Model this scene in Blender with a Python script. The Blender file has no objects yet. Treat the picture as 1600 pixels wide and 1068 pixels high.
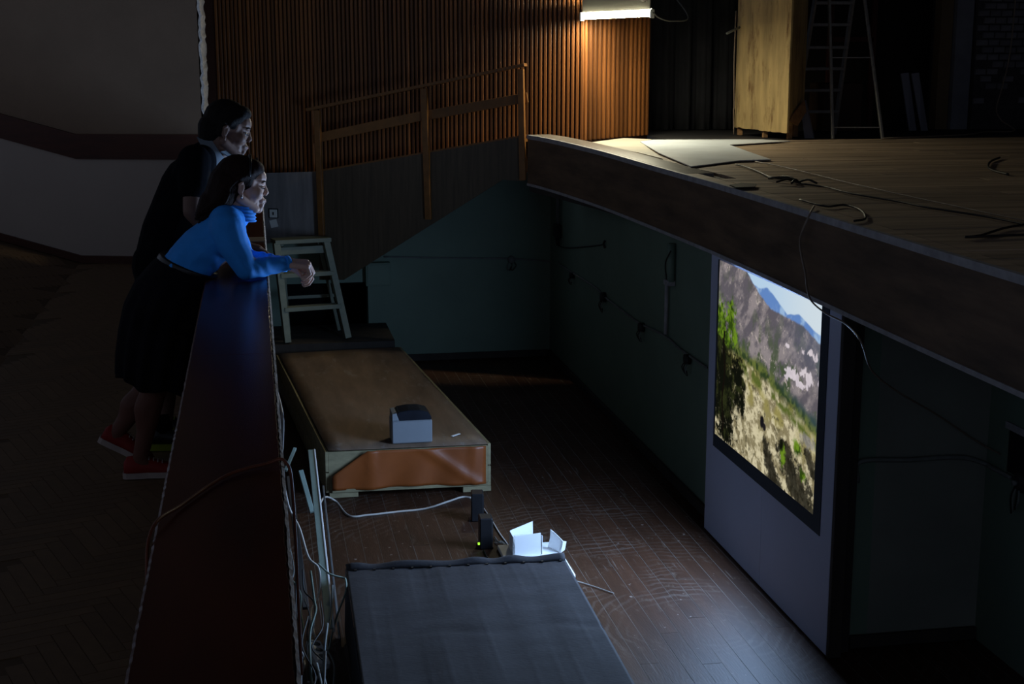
import bpy, bmesh, math, random
import numpy as np
from mathutils import Vector, Matrix

# ------------------------------------------------------------------ camera, world, exposure
scene = bpy.context.scene
COL = scene.collection
FPX = 2222.2                      # focal length in pixels of a 1600 px wide frame (50 mm)
PITCH = math.atan(457 / FPX)
YAW = math.atan(408 / (FPX / math.cos(PITCH)))
CAM = Vector((0.0, 0.0, 1.85))
FW = Vector((math.sin(YAW) * math.cos(PITCH), math.cos(YAW) * math.cos(PITCH), -math.sin(PITCH)))
RT = Vector((math.cos(YAW), -math.sin(YAW), 0.0))
UP = RT.cross(FW)
cd = bpy.data.cameras.new('camera')
cam = bpy.data.objects.new('camera', cd)
COL.objects.link(cam)
cd.sensor_width = 36.0
cd.lens = FPX / 1600 * 36.0
cd.clip_end = 200
m3 = Matrix((RT, UP, -FW)).transposed()
cam.matrix_world = Matrix.Translation(CAM) @ m3.to_4x4()
scene.camera = cam

world = bpy.data.worlds.new('hall_ambience')
scene.world = world
world.use_nodes = True
WB = world.node_tree.nodes['Background']
WB.inputs[0].default_value = (0.74, 0.88, 1.22, 1)
WB.inputs[1].default_value = 0.16

vs = scene.view_settings
vs.view_transform = 'Standard'
vs.look = 'None'
vs.gamma = 1.0
vs.use_curve_mapping = False
vs.exposure = 0.0

TUBE_STRENGTH = 370.0
SCREEN_WATTS = 135.0
SCREEN_GAIN = 1.0

random.seed(7)
rng = np.random.default_rng(7)

# ------------------------------------------------------------------ measuring helpers
def ray(px, py): return FW * FPX + RT * (px - 800) - UP * (py - 534)
def at_z(px, py, z): d = ray(px, py); return CAM + d * ((z - CAM.z) / d.z)
def at_y(px, py, y): d = ray(px, py); return CAM + d * ((y - CAM.y) / d.y)
def at_x(px, py, x): d = ray(px, py); return CAM + d * ((x - CAM.x) / d.x)
def V(*a): return Vector(a)
def lerp(a, b, t): return a + (b - a) * t
def poly_at(pts, x):
    for (x0, y0), (x1, y1) in zip(pts, pts[1:]):
        if (x0 <= x <= x1) or (x1 <= x <= x0):
            return y0 if x0 == x1 else y0 + (y1 - y0) * (x - x0) / (x1 - x0)
    return pts[0][1] if abs(x - pts[0][0]) < abs(x - pts[-1][0]) else pts[-1][1]

# ------------------------------------------------------------------ materials
MATS = {}
def mat(name, col, rough=0.6, var=0.25, scale=8.0, stretch=(1, 1, 1), bump=0.0, bscale=None, metal=0.0,
        spec=0.4, col2=None, fine=None, sheen=0.0, sub=0.0, rand=0.0, coat=0.0):
    if name in MATS: return MATS[name]
    m = bpy.data.materials.new(name); m.use_nodes = True
    nt = m.node_tree; N = nt.nodes; L = nt.links
    b = N['Principled BSDF']
    b.inputs['Roughness'].default_value = rough
    b.inputs['Metallic'].default_value = metal
    b.inputs['Specular IOR Level'].default_value = spec
    if sheen: b.inputs['Sheen Weight'].default_value = sheen
    if coat: b.inputs['Coat Weight'].default_value = coat; b.inputs['Coat Roughness'].default_value = 0.15
    if sub:
        b.inputs['Subsurface Weight'].default_value = sub
        b.inputs['Subsurface Radius'].default_value = (0.01, 0.004, 0.002)
    tc = N.new('ShaderNodeTexCoord'); mp = N.new('ShaderNodeMapping'); mp.inputs['Scale'].default_value = stretch
    L.new(tc.outputs['Object'], mp.inputs['Vector'])
    nz = N.new('ShaderNodeTexNoise'); nz.inputs['Scale'].default_value = scale; nz.inputs['Detail'].default_value = 6
    nz.inputs['Roughness'].default_value = 0.6
    L.new(mp.outputs[0], nz.inputs['Vector'])
    cr = N.new('ShaderNodeValToRGB')
    c1 = tuple(c * (1 - var) for c in col) + (1,)
    c2 = tuple(min(1, c * (1 + var)) for c in (col2 or col)) + (1,)
    cr.color_ramp.elements[0].position = 0.3; cr.color_ramp.elements[0].color = c1
    cr.color_ramp.elements[1].position = 0.7; cr.color_ramp.elements[1].color = c2
    L.new(nz.outputs['Fac'], cr.inputs['Fac'])
    out = cr.outputs['Color']
    if rand:
        oi = N.new('ShaderNodeObjectInfo'); hs = N.new('ShaderNodeHueSaturation')
        mr = N.new('ShaderNodeMapRange'); mr.inputs['To Min'].default_value = 1 - rand; mr.inputs['To Max'].default_value = 1 + rand
        L.new(oi.outputs['Random'], mr.inputs['Value']); L.new(mr.outputs[0], hs.inputs['Value'])
        L.new(out, hs.inputs['Color']); out = hs.outputs['Color']
    if fine:   # (colour, scale, stretch, threshold) : worn streaks / specks
        fc, fs, fst, th = fine
        mp2 = N.new('ShaderNodeMapping'); mp2.inputs['Scale'].default_value = fst
        L.new(tc.outputs['Object'], mp2.inputs['Vector'])
        n2 = N.new('ShaderNodeTexNoise'); n2.inputs['Scale'].default_value = fs; n2.inputs['Detail'].default_value = 8
        n2.inputs['Roughness'].default_value = 0.7
        L.new(mp2.outputs[0], n2.inputs['Vector'])
        r2 = N.new('ShaderNodeValToRGB'); r2.color_ramp.elements[0].position = th; r2.color_ramp.elements[1].position = min(1, th + 0.14)
        L.new(n2.outputs['Fac'], r2.inputs['Fac'])
        mx = N.new('ShaderNodeMix'); mx.data_type = 'RGBA'
        L.new(r2.outputs['Color'], mx.inputs['Factor']); L.new(out, mx.inputs[6]); mx.inputs[7].default_value = tuple(fc) + (1,)
        out = mx.outputs[2]
    L.new(out, b.inputs['Base Color'])
    if bump:
        nb = N.new('ShaderNodeTexNoise'); nb.inputs['Scale'].default_value = bscale or scale * 4; nb.inputs['Detail'].default_value = 4
        L.new(mp.outputs[0], nb.inputs['Vector'])
        bp = N.new('ShaderNodeBump'); bp.inputs['Strength'].default_value = bump; bp.inputs['Distance'].default_value = 0.01
        L.new(nb.outputs['Fac'], bp.inputs['Height']); L.new(bp.outputs[0], b.inputs['Normal'])
    MATS[name] = m
    return m
def emit(name, col, strength):
    m = bpy.data.materials.new(name); m.use_nodes = True
    nt = m.node_tree; nt.nodes.clear()
    e = nt.nodes.new('ShaderNodeEmission'); o = nt.nodes.new('ShaderNodeOutputMaterial')
    e.inputs[0].default_value = tuple(col) + (1,); e.inputs[1].default_value = strength
    nt.links.new(e.outputs[0], o.inputs[0]); MATS[name] = m
    return m

plaster_up = mat('plaster_warm', (0.25, 0.165, 0.107), 0.9, 0.08, 2.0, bump=0.35, bscale=160)
plaster_low = mat('plaster_pale', (0.50, 0.42, 0.36), 0.8, 0.04, 2.0, bump=0.1, bscale=60, fine=((0.2, 0.18, 0.16), 16, (1, 1, 1), 0.72))
plaster_raw = mat('raw_plaster', (0.75, 0.68, 0.62), 0.95, 0.3, 30, bump=0.9, bscale=90)
band_wood = mat('band_wood', (0.070, 0.018, 0.007), 0.5, 0.25, 3, (1, 1, 8))
slat_wood = mat('slat_pine', (0.175, 0.062, 0.0155), 0.42, 0.3, 5, (6, 6, 0.7), fine=((0.10, 0.03, 0.01), 9, (3, 3, 1.2), 0.66), rand=0.38)
slat_back = mat('slat_backing', (0.042, 0.012, 0.004), 0.7, 0.2, 4)
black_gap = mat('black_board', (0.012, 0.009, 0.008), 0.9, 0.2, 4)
rail_wood = mat('rail_pine', (0.185, 0.076, 0.019), 0.5, 0.2, 6, (2, 2, 2), fine=((0.12, 0.045, 0.015), 14, (2, 2, 0.4), 0.66), rand=0.15)
ply_side = mat('plywood_side', (0.078, 0.056, 0.034), 0.6, 0.25, 5, (7, 7, 0.4))
grey_sheet = mat('grey_laminate', (0.20, 0.18, 0.17), 0.28, 0.3, 3, (5, 5, 0.5), spec=0.5)
parquet = mat('parquet_oak', (0.17, 0.10, 0.048), 0.6, 0.12, 4, (3, 3, 1), rand=0.12)
parquet_base = mat('parquet_underlay', (0.125, 0.075, 0.036), 0.8, 0.2, 5)
mahog = mat('varnished_red_board', (0.070, 0.012, 0.005), 0.27, 0.35, 2.2, (3, 0.6, 1), spec=0.3, fine=((0.04, 0.012, 0.008), 7, (3, 0.5, 1), 0.6))
raw_edge = mat('chipped_edge', (0.34, 0.26, 0.20), 0.85, 0.6, 45)
dark_timber = mat('dark_timber', (0.035, 0.028, 0.024), 0.8, 0.3, 4, (2, 2, 0.6))
pit_teal = mat('pit_paint_teal', (0.145, 0.205, 0.155), 0.62, 0.10, 1.6, bump=0.08, bscale=20)
pit_dark = mat('niche_paint', (0.20, 0.21, 0.18), 0.7, 0.15, 1.5)
plank_pit = mat('pit_plank', (0.050, 0.022, 0.012), 0.52, 0.25, 3, (4, 0.5, 1), spec=0.16,
                fine=((0.105, 0.072, 0.052), 5.5, (1.6, 0.7, 1), 0.57), rand=0.10, bump=0.12, bscale=30)
def add_wear(m, col):
    """dust scratches along the boards and scrubbing arcs, laid over the whole floor"""
    nt = m.node_tree; N = nt.nodes; L = nt.links; b = N['Principled BSDF']
    src = b.inputs['Base Color'].links[0].from_socket
    g = N.new('ShaderNodeNewGeometry')
    def layer(prev, fac, c):
        mx = N.new('ShaderNodeMix'); mx.data_type = 'RGBA'; L.new(fac, mx.inputs['Factor']); L.new(prev, mx.inputs[6]); mx.inputs[7].default_value = tuple(c) + (1,); return mx.outputs[2]
    def noise(stretch, scale, lo, hi, dist=0.0):
        mp = N.new('ShaderNodeMapping'); mp.inputs['Scale'].default_value = stretch; L.new(g.outputs['Position'], mp.inputs['Vector'])
        n = N.new('ShaderNodeTexNoise'); n.inputs['Scale'].default_value = scale; n.inputs['Detail'].default_value = 5; n.inputs['Distortion'].default_value = dist; L.new(mp.outputs[0], n.inputs['Vector'])
        r = N.new('ShaderNodeMapRange'); r.inputs['From Min'].default_value = lo; r.inputs['From Max'].default_value = hi; L.new(n.outputs['Fac'], r.inputs['Value']); return r.outputs[0]
    def mul(a, c):
        k = N.new('ShaderNodeMath'); k.operation = 'MULTIPLY'; L.new(a, k.inputs[0])
        if isinstance(c, float): k.inputs[1].default_value = c
        else: L.new(c, k.inputs[1])
        return k.outputs[0]
    w = N.new('ShaderNodeTexWave'); w.wave_type = 'RINGS'; w.rings_direction = 'Z'; w.inputs['Scale'].default_value = 5.0; w.inputs['Distortion'].default_value = 7.0; w.inputs['Detail'].default_value = 3; w.inputs['Detail Scale'].default_value = 1.2
    mpw = N.new('ShaderNodeMapping'); mpw.inputs['Location'].default_value = (-2.3, -6.9, 0); L.new(g.outputs['Position'], mpw.inputs['Vector']); L.new(mpw.outputs[0], w.inputs['Vector'])
    rw = N.new('ShaderNodeMapRange'); rw.inputs['From Min'].default_value = .62; rw.inputs['From Max'].default_value = 1.0; L.new(w.outputs['Fac'], rw.inputs['Value'])
    o = layer(src, mul(mul(rw.outputs[0], noise((1, 1, 1), 1.6, .45, .62)), .35), col)
    o = layer(o, mul(noise((34, .9, 1), 3.0, .66, .74), .8), col)
    o = layer(o, mul(noise((1, 1, 1), 26, .70, .74), .9), [c * 1.6 for c in col])
    L.new(o, b.inputs['Base Color'])
add_wear(plank_pit, (0.15, 0.115, 0.095))
plank_gap = mat('plank_gap', (0.155, 0.13, 0.11), 0.9, 0.2, 4)
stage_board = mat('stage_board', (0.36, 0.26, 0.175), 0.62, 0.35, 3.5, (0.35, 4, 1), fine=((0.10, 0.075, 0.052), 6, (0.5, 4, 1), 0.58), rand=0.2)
stage_shade = mat('stage_shade_board', (0.022, 0.020, 0.021), 0.7, 0.3, 3, (0.4, 3, 1))  # near-black colour carries the shade of the rear stage floor
fascia_ply = mat('fascia_plywood', (0.12, 0.073, 0.042), 0.55, 0.45, 2.2, (0.8, 0.8, 5), fine=((0.08, 0.05, 0.038), 5, (0.6, 0.6, 6), 0.58))
trim_grey = mat('grey_trim', (0.34, 0.33, 0.34), 0.5, 0.25, 12, fine=((0.08, 0.07, 0.07), 18, (1, 1, 1), 0.68))
lip_wood = mat('worn_lip', (0.19, 0.165, 0.14), 0.30, 0.35, 6, (4, 1, 1), spec=0.5, fine=((0.10, 0.08, 0.06), 10, (6, 1, 1), 0.62))
hardboard = mat('hardboard_sheet', (0.66, 0.70, 0.74), 0.45, 0.12, 3)
hardboard2 = mat('fibreboard_sheet', (0.50, 0.46, 0.38), 0.6, 0.12, 3)
curtain_black = mat('black_drape', (0.018, 0.018, 0.022), 0.95, 0.3, 4)
wing_yellow = mat('wing_ply', (0.44, 0.31, 0.13), 0.6, 0.35, 2.2, (4, 4, 0.6), fine=((0.15, 0.075, 0.022), 3.2, (2.5, 2.5, 0.6), 0.54))
torn = mat('torn_ply', (0.33, 0.18, 0.08), 0.9, 0.3, 20)
alu = mat('dull_aluminium', (0.20, 0.19, 0.18), 0.5, 0.2, 20, metal=0.5)
brick_m = mat('painted_brick', (0.13, 0.12, 0.125), 0.8, 0.25, 8, bump=0.3, bscale=60, rand=0.2)
mortar = mat('mortar', (0.05, 0.045, 0.045), 0.95, 0.2, 20)
grey_paint = mat('grey_pilaster', (0.16, 0.16, 0.175), 0.8, 0.2, 3)
ochre = mat('ochre_post', (0.13, 0.085, 0.04), 0.7, 0.2, 3)
white_board = mat('white_board', (0.24, 0.23, 0.26), 0.6, 0.08, 4)
screen_white = mat('screen_board', (0.50, 0.54, 0.70), 0.7, 0.03, 1.5)
border_dark = mat('screen_border', (0.035, 0.045, 0.06), 0.8, 0.08, 3)
canvas = mat('canvas_cover', (0.030, 0.027, 0.031), 0.85, 0.30, 4, (1, 2.5, 1), bump=0.15, bscale=40)
plat_top = mat('platform_covering', (0.155, 0.10, 0.066), 0.6, 0.28, 3, (3, 0.6, 1), fine=((0.22, 0.18, 0.15), 5, (3, .8, 1), 0.56))
plat_pine = mat('pale_timber', (0.26, 0.22, 0.125), 0.7, 0.25, 8, (1, 1, 3))
drape_brown = mat('brown_leatherette', (0.24, 0.062, 0.013), 0.42, 0.18, 3, spec=0.5)
box_grey = mat('grey_plastic', (0.20, 0.215, 0.235), 0.5, 0.05, 6)
box_black = mat('gloss_black', (0.012, 0.014, 0.02), 0.25, 0.2, 6)
speaker_black = mat('speaker_black', (0.012, 0.012, 0.014), 0.4, 0.2, 20)
white_plastic = mat('white_plastic', (0.80, 0.80, 0.80), 0.45, 0.03, 10)
paper_w = mat('white_paper', (0.84, 0.84, 0.84), 0.8, 0.02, 10)
cable_white = mat('white_cable', (0.48, 0.44, 0.40), 0.5, 0.1, 10)
cable_grey = mat('grey_cable', (0.16, 0.17, 0.16), 0.6, 0.2, 10)
cable_black = mat('black_cable', (0.015, 0.013, 0.012), 0.6, 0.2, 10)
cable_rust = mat('rust_cable', (0.16, 0.045, 0.022), 0.5, 0.2, 10)
cable_tan = mat('tan_cable', (0.20, 0.15, 0.11), 0.6, 0.2, 10)
tube_green = mat('pale_green_metal', (0.26, 0.33, 0.29), 0.4, 0.15, 5)
ladder_green = mat('ladder_paint', (0.20, 0.22, 0.165), 0.6, 0.15, 6, (1, 1, 2))
switch_w = mat('switch_plate', (0.62, 0.60, 0.55), 0.4, 0.05, 10)
skin_f = mat('skin_fair', (0.66, 0.42, 0.33), 0.5, 0.06, 30, spec=0.35)
skin_m = mat('skin_man', (0.20, 0.115, 0.085), 0.55, 0.08, 30, spec=0.3)
hair_f = mat('dark_brown_hair', (0.022, 0.009, 0.007), 0.6, 0.5, 60, (4, 4, 0.4), bump=0.5, bscale=140, spec=0.12)
hair_m = mat('black_hair', (0.014, 0.011, 0.010), 0.7, 0.4, 90, bump=0.5, bscale=200, spec=0.12)
blue_knit = mat('blue_jersey', (0.03, 0.33, 0.95), 0.75, 0.06, 20, bump=0.15, bscale=220)
skirt_m = mat('black_skirt', (0.008, 0.007, 0.010), 0.9, 0.3, 12, bump=0.4, bscale=120, spec=0.08)
belt_m = mat('black_belt', (0.010, 0.009, 0.010), 0.35, 0.2, 12)
red_canvas = mat('red_canvas', (0.25, 0.012, 0.008), 0.7, 0.12, 30)
rubber_w = mat('white_rubber', (0.42, 0.34, 0.30), 0.6, 0.06, 10)
polo_m = mat('black_polo', (0.006, 0.006, 0.008), 0.95, 0.2, 30, spec=0.05)
collar_m = mat('pale_blue_collar', (0.24, 0.29, 0.34), 0.8, 0.05, 20)
short_m = mat('dark_shorts', (0.006, 0.006, 0.007), 0.95, 0.2, 20, spec=0.05)
lime_m = mat('lime_rubber', (0.28, 0.34, 0.02), 0.5, 0.1, 10)
steel = mat('bright_steel', (0.6, 0.6, 0.62), 0.25, 0.1, 20, metal=1.0)
gold = mat('gold', (0.7, 0.5, 0.25), 0.3, 0.1, 20, metal=1.0)
eye_w = mat('eye_white', (0.6, 0.58, 0.56), 0.3, 0.02, 20)
lip_m = mat('lip_rose', (0.42, 0.17, 0.15), 0.45, 0.05, 20)
void_m = mat('void_black', (0.006, 0.006, 0.007), 0.95, 0.1, 4)
red_frame = mat('dark_red_timber', (0.055, 0.012, 0.008), 0.7, 0.2, 4)
brown_box = mat('brown_cabinet', (0.05, 0.025, 0.015), 0.7, 0.2, 4)

# ------------------------------------------------------------------ object helpers
def link(o, parent=None):
    COL.objects.link(o)
    if parent:
        o.parent = parent
        o.matrix_parent_inverse = PMAT(parent).inverted()
    return o
def PMAT(o):
    m = Matrix.LocRotScale(o.location, o.rotation_euler, o.scale)
    return (PMAT(o.parent) @ o.matrix_parent_inverse @ m) if o.parent else m
def tag(o, label=None, cat=None, group=None, kind=None):
    if label: o['label'] = label
    if cat: o['category'] = cat
    if group: o['group'] = group
    if kind: o['kind'] = kind
    return o
def thing(name, loc, label, cat, group=None):
    o = bpy.data.objects.new(name, None); o.location = loc; o.empty_display_size = 0.05
    COL.objects.link(o)
    return tag(o, label, cat, group)
def from_bm(name, bm, m, parent=None, smooth=False):
    me = bpy.data.meshes.new(name); bm.to_mesh(me); bm.free()
    return from_me(name, me, m, parent, smooth)
def from_me(name, me, m, parent=None, smooth=False):
    ms = m if isinstance(m, (list, tuple)) else [m]
    for k in ms: me.materials.append(k)
    if smooth: me.polygons.foreach_set('use_smooth', [True] * len(me.polygons))
    o = bpy.data.objects.new(name, me)
    return link(o, parent)
def mesh(name, verts, faces, m, parent=None, smooth=False):
    me = bpy.data.meshes.new(name); me.from_pydata([tuple(v) for v in verts], [], faces); me.update()
    bm = bmesh.new(); bm.from_mesh(me); bmesh.ops.recalc_face_normals(bm, faces=bm.faces); bm.to_mesh(me); bm.free()
    return from_me(name, me, m, parent, smooth)
def struct(o, label): return tag(o, label, kind='structure')
BOXF = [(0, 1, 3, 2), (4, 6, 7, 5), (0, 4, 5, 1), (2, 3, 7, 6), (0, 2, 6, 4), (1, 5, 7, 3)]
def bm_box(bm, c, ax, ay, az, bev=0.0):
    """box: centre and three half-axis vectors"""
    vs_ = [bm.verts.new(c + ax * i + ay * j + az * k) for i in (-1, 1) for j in (-1, 1) for k in (-1, 1)]
    fs = [bm.faces.new([vs_[i] for i in f]) for f in BOXF]
    bmesh.ops.recalc_face_normals(bm, faces=fs)
    if bev: bmesh.ops.bevel(bm, geom=list({e for f in fs for e in f.edges}), offset=bev, segments=1, affect='EDGES')
def obox(name, c, ax, ay, az, m, parent=None, bev=0.0):
    bm = bmesh.new(); bm_box(bm, Vector(c), Vector(ax), Vector(ay), Vector(az), bev)
    return from_bm(name, bm, m, parent)
def box(name, x0, x1, y0, y1, z0, z1, m, parent=None, bev=0.0):
    return obox(name, ((x0 + x1) / 2, (y0 + y1) / 2, (z0 + z1) / 2), ((x1 - x0) / 2, 0, 0), (0, (y1 - y0) / 2, 0), (0, 0, (z1 - z0) / 2), m, parent, bev)
def bar(name, p, q, w, d, m, parent=None, side=None, bev=0.002):
    """timber of width w (along side) and depth d between two points"""
    p = Vector(p); q = Vector(q); t = (q - p)
    s = Vector(side) if side else V(1, 0, 0)
    tn = t.normalized(); s = (s - tn * s.dot(tn)).normalized(); n = tn.cross(s)
    return obox(name, (p + q) / 2, s * w / 2, n * d / 2, t / 2, m, parent, bev)
def prism(name, pts, off, m, parent=None, bev=0.0):
    """extrude a 3D polygon by the offset vector"""
    bm = bmesh.new(); off = Vector(off)
    a = [bm.verts.new(Vector(p)) for p in pts]; b = [bm.verts.new(Vector(p) + off) for p in pts]
    bm.faces.new(a); bm.faces.new(b[::-1]); n = len(a)
    for i in range(n): bm.faces.new((a[i], b[i], b[(i + 1) % n], a[(i + 1) % n]))
    bmesh.ops.recalc_face_normals(bm, faces=bm.faces)
    if bev: bmesh.ops.bevel(bm, geom=list(bm.edges), offset=bev, segments=1, affect='EDGES')
    return from_bm(name, bm, m, parent)
def spline(pts, n=8):
    P = [Vector(p) for p in pts]
    if len(P) < 3: return [lerp(P[0], P[-1], i / n) for i in range(n + 1)]
    out = []
    Q = [P[0] * 2 - P[1]] + P + [P[-1] * 2 - P[-2]]
    for i in range(1, len(Q) - 2):
        p0, p1, p2, p3 = Q[i - 1:i + 3]
        for k in range(n):
            t = k / n
            out.append(0.5 * ((2 * p1) + (p2 - p0) * t + (2 * p0 - 5 * p1 + 4 * p2 - p3) * t * t + (3 * p1 - p0 - 3 * p2 + p3) * t ** 3))
    out.append(P[-1])
    return out
def tube(name, pts, r, m, parent=None, sides=6, n=8, smooth=True):
    """tube along a spline; r is a number or a list of radii along it"""
    path = spline(pts, n) if n else [Vector(p) for p in pts]
    bm = bmesh.new(); rings = []
    prev = None
    for i, p in enumerate(path):
        t = (path[min(i + 1, len(path) - 1)] - path[max(i - 1, 0)]).normalized()
        if prev is None:
            a = t.orthogonal().normalized()
        else:
            a = (prev - t * prev.dot(t)); a = a.normalized() if a.length > 1e-6 else t.orthogonal().normalized()
        prev = a; b = t.cross(a)
        rr = r if not isinstance(r, (list, tuple)) else float(np.interp(i / (len(path) - 1), np.linspace(0, 1, len(r)), r))
        rings.append([bm.verts.new(p + (a * math.cos(k * 2 * math.pi / sides) + b * math.sin(k * 2 * math.pi / sides)) * rr) for k in range(sides)])
    for r0, r1 in zip(rings, rings[1:]):
        for k in range(sides): bm.faces.new((r0[k], r0[(k + 1) % sides], r1[(k + 1) % sides], r1[k]))
    bm.faces.new(rings[0][::-1]); bm.faces.new(rings[-1])
    bmesh.ops.recalc_face_normals(bm, faces=bm.faces)
    return from_bm(name, bm, m, parent, smooth)
def dup(o, loc=None, rot=None, scl=None, parent=None):
    c = o.copy(); COL.objects.link(c)
    if loc is not None: c.location = loc
    if rot is not None: c.rotation_euler = rot
    if scl is not None: c.scale = scl
    if parent is not None: c.parent = parent
    return c
def sheet(name, rows, m, parent=None, thick=0.004, smooth=True):
    """grid of points (list of rows) made into a thin solid"""
    bm = bmesh.new(); g = [[bm.verts.new(Vector(p)) for p in r] for r in rows]
    for a, b in zip(g, g[1:]):
        for k in range(len(a) - 1): bm.faces.new((a[k], a[k + 1], b[k + 1], b[k]))
    bmesh.ops.recalc_face_normals(bm, faces=bm.faces)
    bmesh.ops.solidify(bm, geom=list(bm.faces), thickness=thick)
    return from_bm(name, bm, m, parent, smooth)
def loft(name, rings, m, parent=None, smooth=True, cap=True):
    bm = bmesh.new(); R = [[bm.verts.new(Vector(p)) for p in r] for r in rings]; n = len(R[0])
    for a, b in zip(R, R[1:]):
        for k in range(n): bm.faces.new((a[k], a[(k + 1) % n], b[(k + 1) % n], b[k]))
    if cap: bm.faces.new(R[0][::-1]); bm.faces.new(R[-1])
    bmesh.ops.recalc_face_normals(bm, faces=bm.faces)
    return from_bm(name, bm, m, parent, smooth)

# --- blobs joined into one skin: tapered capsules and ellipsoids, voxel-remeshed
SPH = [(math.cos(a) * math.cos(b), math.sin(a) * math.cos(b), math.sin(b)) for b in [i * math.pi / 8 - math.pi / 2 for i in range(9)] for a in [k * math.pi / 6 for k in range(12)]]
def hull_into(bm, pts):
    t = bmesh.new()
    for p in pts: t.verts.new(p)
    bmesh.ops.remove_doubles(t, verts=t.verts, dist=1e-5)
    r = bmesh.ops.convex_hull(t, input=t.verts)
    junk = list({g for g in r['geom_interior'] + r['geom_unused'] if isinstance(g, bmesh.types.BMVert)})
    if junk: bmesh.ops.delete(t, geom=junk, context='VERTS')
    bmesh.ops.recalc_face_normals(t, faces=t.faces)
    me = bpy.data.meshes.new('tmp'); t.to_mesh(me); t.free(); bm.from_mesh(me); bpy.data.meshes.remove(me)
def cap(p, q, r0, r1): return ('cap', Vector(p), Vector(q), r0, r1)
def ell(c, r, rot=None): return ('ell', Vector(c), Vector(r) if not isinstance(r, (int, float)) else V(r, r, r), rot)
def chain(pts, rs): return [cap(pts[i], pts[i + 1], rs[i], rs[i + 1]) for i in range(len(pts) - 1)]
def skin_mesh(blobs, voxel, smooth_it=6, xf=None):
    bm = bmesh.new()
    for b in blobs:
        if b[0] == 'cap':
            pts = [b[1] + Vector(s) * b[3] for s in SPH] + [b[2] + Vector(s) * b[4] for s in SPH]
        else:
            R = b[3] or Matrix.Identity(3)
            pts = [b[1] + R @ V(s[0] * b[2].x, s[1] * b[2].y, s[2] * b[2].z) for s in SPH]
        if xf: pts = [xf @ p for p in pts]
        hull_into(bm, pts)
    me = bpy.data.meshes.new('blob'); bm.to_mesh(me); bm.free()
    o = bpy.data.objects.new('blob', me); COL.objects.link(o)
    r = o.modifiers.new('r', 'REMESH'); r.mode = 'VOXEL'; r.voxel_size = voxel
    if smooth_it:
        s = o.modifiers.new('s', 'SMOOTH'); s.factor = 0.5; s.iterations = smooth_it
    dg = bpy.context.evaluated_depsgraph_get(); dg.update()
    res = bpy.data.meshes.new_from_object(o.evaluated_get(dg))
    bpy.data.objects.remove(o); bpy.data.meshes.remove(me)
    return res
def join_meshes(name, meshes, m, parent=None):
    bm = bmesh.new()
    for k in meshes: bm.from_mesh(k); bpy.data.meshes.remove(k)
    return from_bm(name, bm, m, parent, True)
def blob_obj(name, blobs, voxel, m, parent=None, smooth_it=6, xf=None):
    me = skin_mesh(blobs, voxel, smooth_it, xf)
    return from_me(name, me, m, parent, True)

# ================================================================== THE SETTING
PIT = -1.2; PLAT = -0.86; STAGE = 1.05; BAR = 0.88
# ---- auditorium floor: flat by the pit, raked up to the left
fx0, fx1, fxf = -0.23, -4.2, -1.55
RK = 0.27
fl = mesh('floor', [(fx0, -2.5, -.0025), (fx0, 13.9, -.0025), (fxf, 13.9, -.0025), (fxf, -2.5, -.0025), (fx1, 13.9, (fxf - fx1) * RK - .0025), (fx1, -2.5, (fxf - fx1) * RK - .0025),
                    (fx0, -2.5, -.25), (fx0, 13.9, -.25), (fx1, 13.9, -.25), (fx1, -2.5, -.25)],
          [(0, 1, 2, 3), (3, 2, 4, 5), (6, 9, 8, 7), (0, 6, 7, 1), (1, 7, 8, 4, 2), (4, 8, 9, 5), (5, 9, 6, 0, 3)], parquet_base)
struct(fl, 'dark oak herringbone parquet floor of the hall, left of the red parapet')
def floor_z(x): return 0.0 if x > fxf else (fxf - x) * RK
# herringbone blocks
BL, BW = 0.36, 0.06
bmp = bmesh.new(); bm_box(bmp, V(0, 0, -.006), V(BL / 2 - .0015, 0, 0), V(0, BW / 2 - .0015, 0), V(0, 0, .006), 0.0)
blk0 = from_bm('parquet_block', bmp, parquet, fl)
cands = []
Lc, Wc = BL, BW
u45 = [V(math.cos(math.radians(a)), math.sin(math.radians(a)), 0) for a in (20, 110)]
for i in range(-60, 220):
    for j in range(-70, 70):
        # herringbone cell: two blocks per step
        base = u45[0] * (Wc * i) + u45[1] * (Wc * i) + (u45[0] - u45[1]) * (Lc * j)
        for k in (0, 1):
            c = base + (u45[0] * Lc / 2 + u45[1] * Wc / 2 if k == 0 else u45[1] * (Lc / 2) + u45[0] * (-Wc / 2)) + V(-2.2, 3.0, 0)
            if not (-3.6 < c.x < fx0 - 0.02 and 3.0 < c.y < 12.85): continue
            z = floor_z(c.x)
            p = c - CAM + V(0, 0, z); kx = p.dot(FW); px = 800 + FPX * p.dot(RT) / kx; py = 534 - FPX * p.dot(UP) / kx
            if px < -40 or px > 330 or py > 1110 or py < 380: continue
            cands.append((kx, c, z, math.radians(20 if k == 0 else 110)))
cands.sort(key=lambda a: a[0])
tilt = math.atan(RK)
def blk_mat(c, z, a):
    R = Matrix.Rotation(a, 4, 'Z')
    if c.x < fxf: R = Matrix.Rotation(tilt, 4, 'Y') @ R
    return Matrix.Translation(V(c.x, c.y, z)) @ R
bmr = bmesh.new()
for n_, (kx, c, z, a) in enumerate(cands):
    M = blk_mat(c, z, a)
    if n_ < 290:
        o = blk0 if n_ == 0 else dup(blk0)
        o.matrix_local = M
    elif n_ < 4000:
        t0 = bmr.verts
        vs_ = [bmr.verts.new(M @ V(sx * (BL / 2 - .0015), sy * (BW / 2 - .0015), sz)) for sx in (-1, 1) for sy in (-1, 1) for sz in (-.012, 0)]
        for f in BOXF: bmr.faces.new([vs_[i] for i in f])
bmesh.ops.recalc_face_normals(bmr, faces=bmr.faces)
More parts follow.
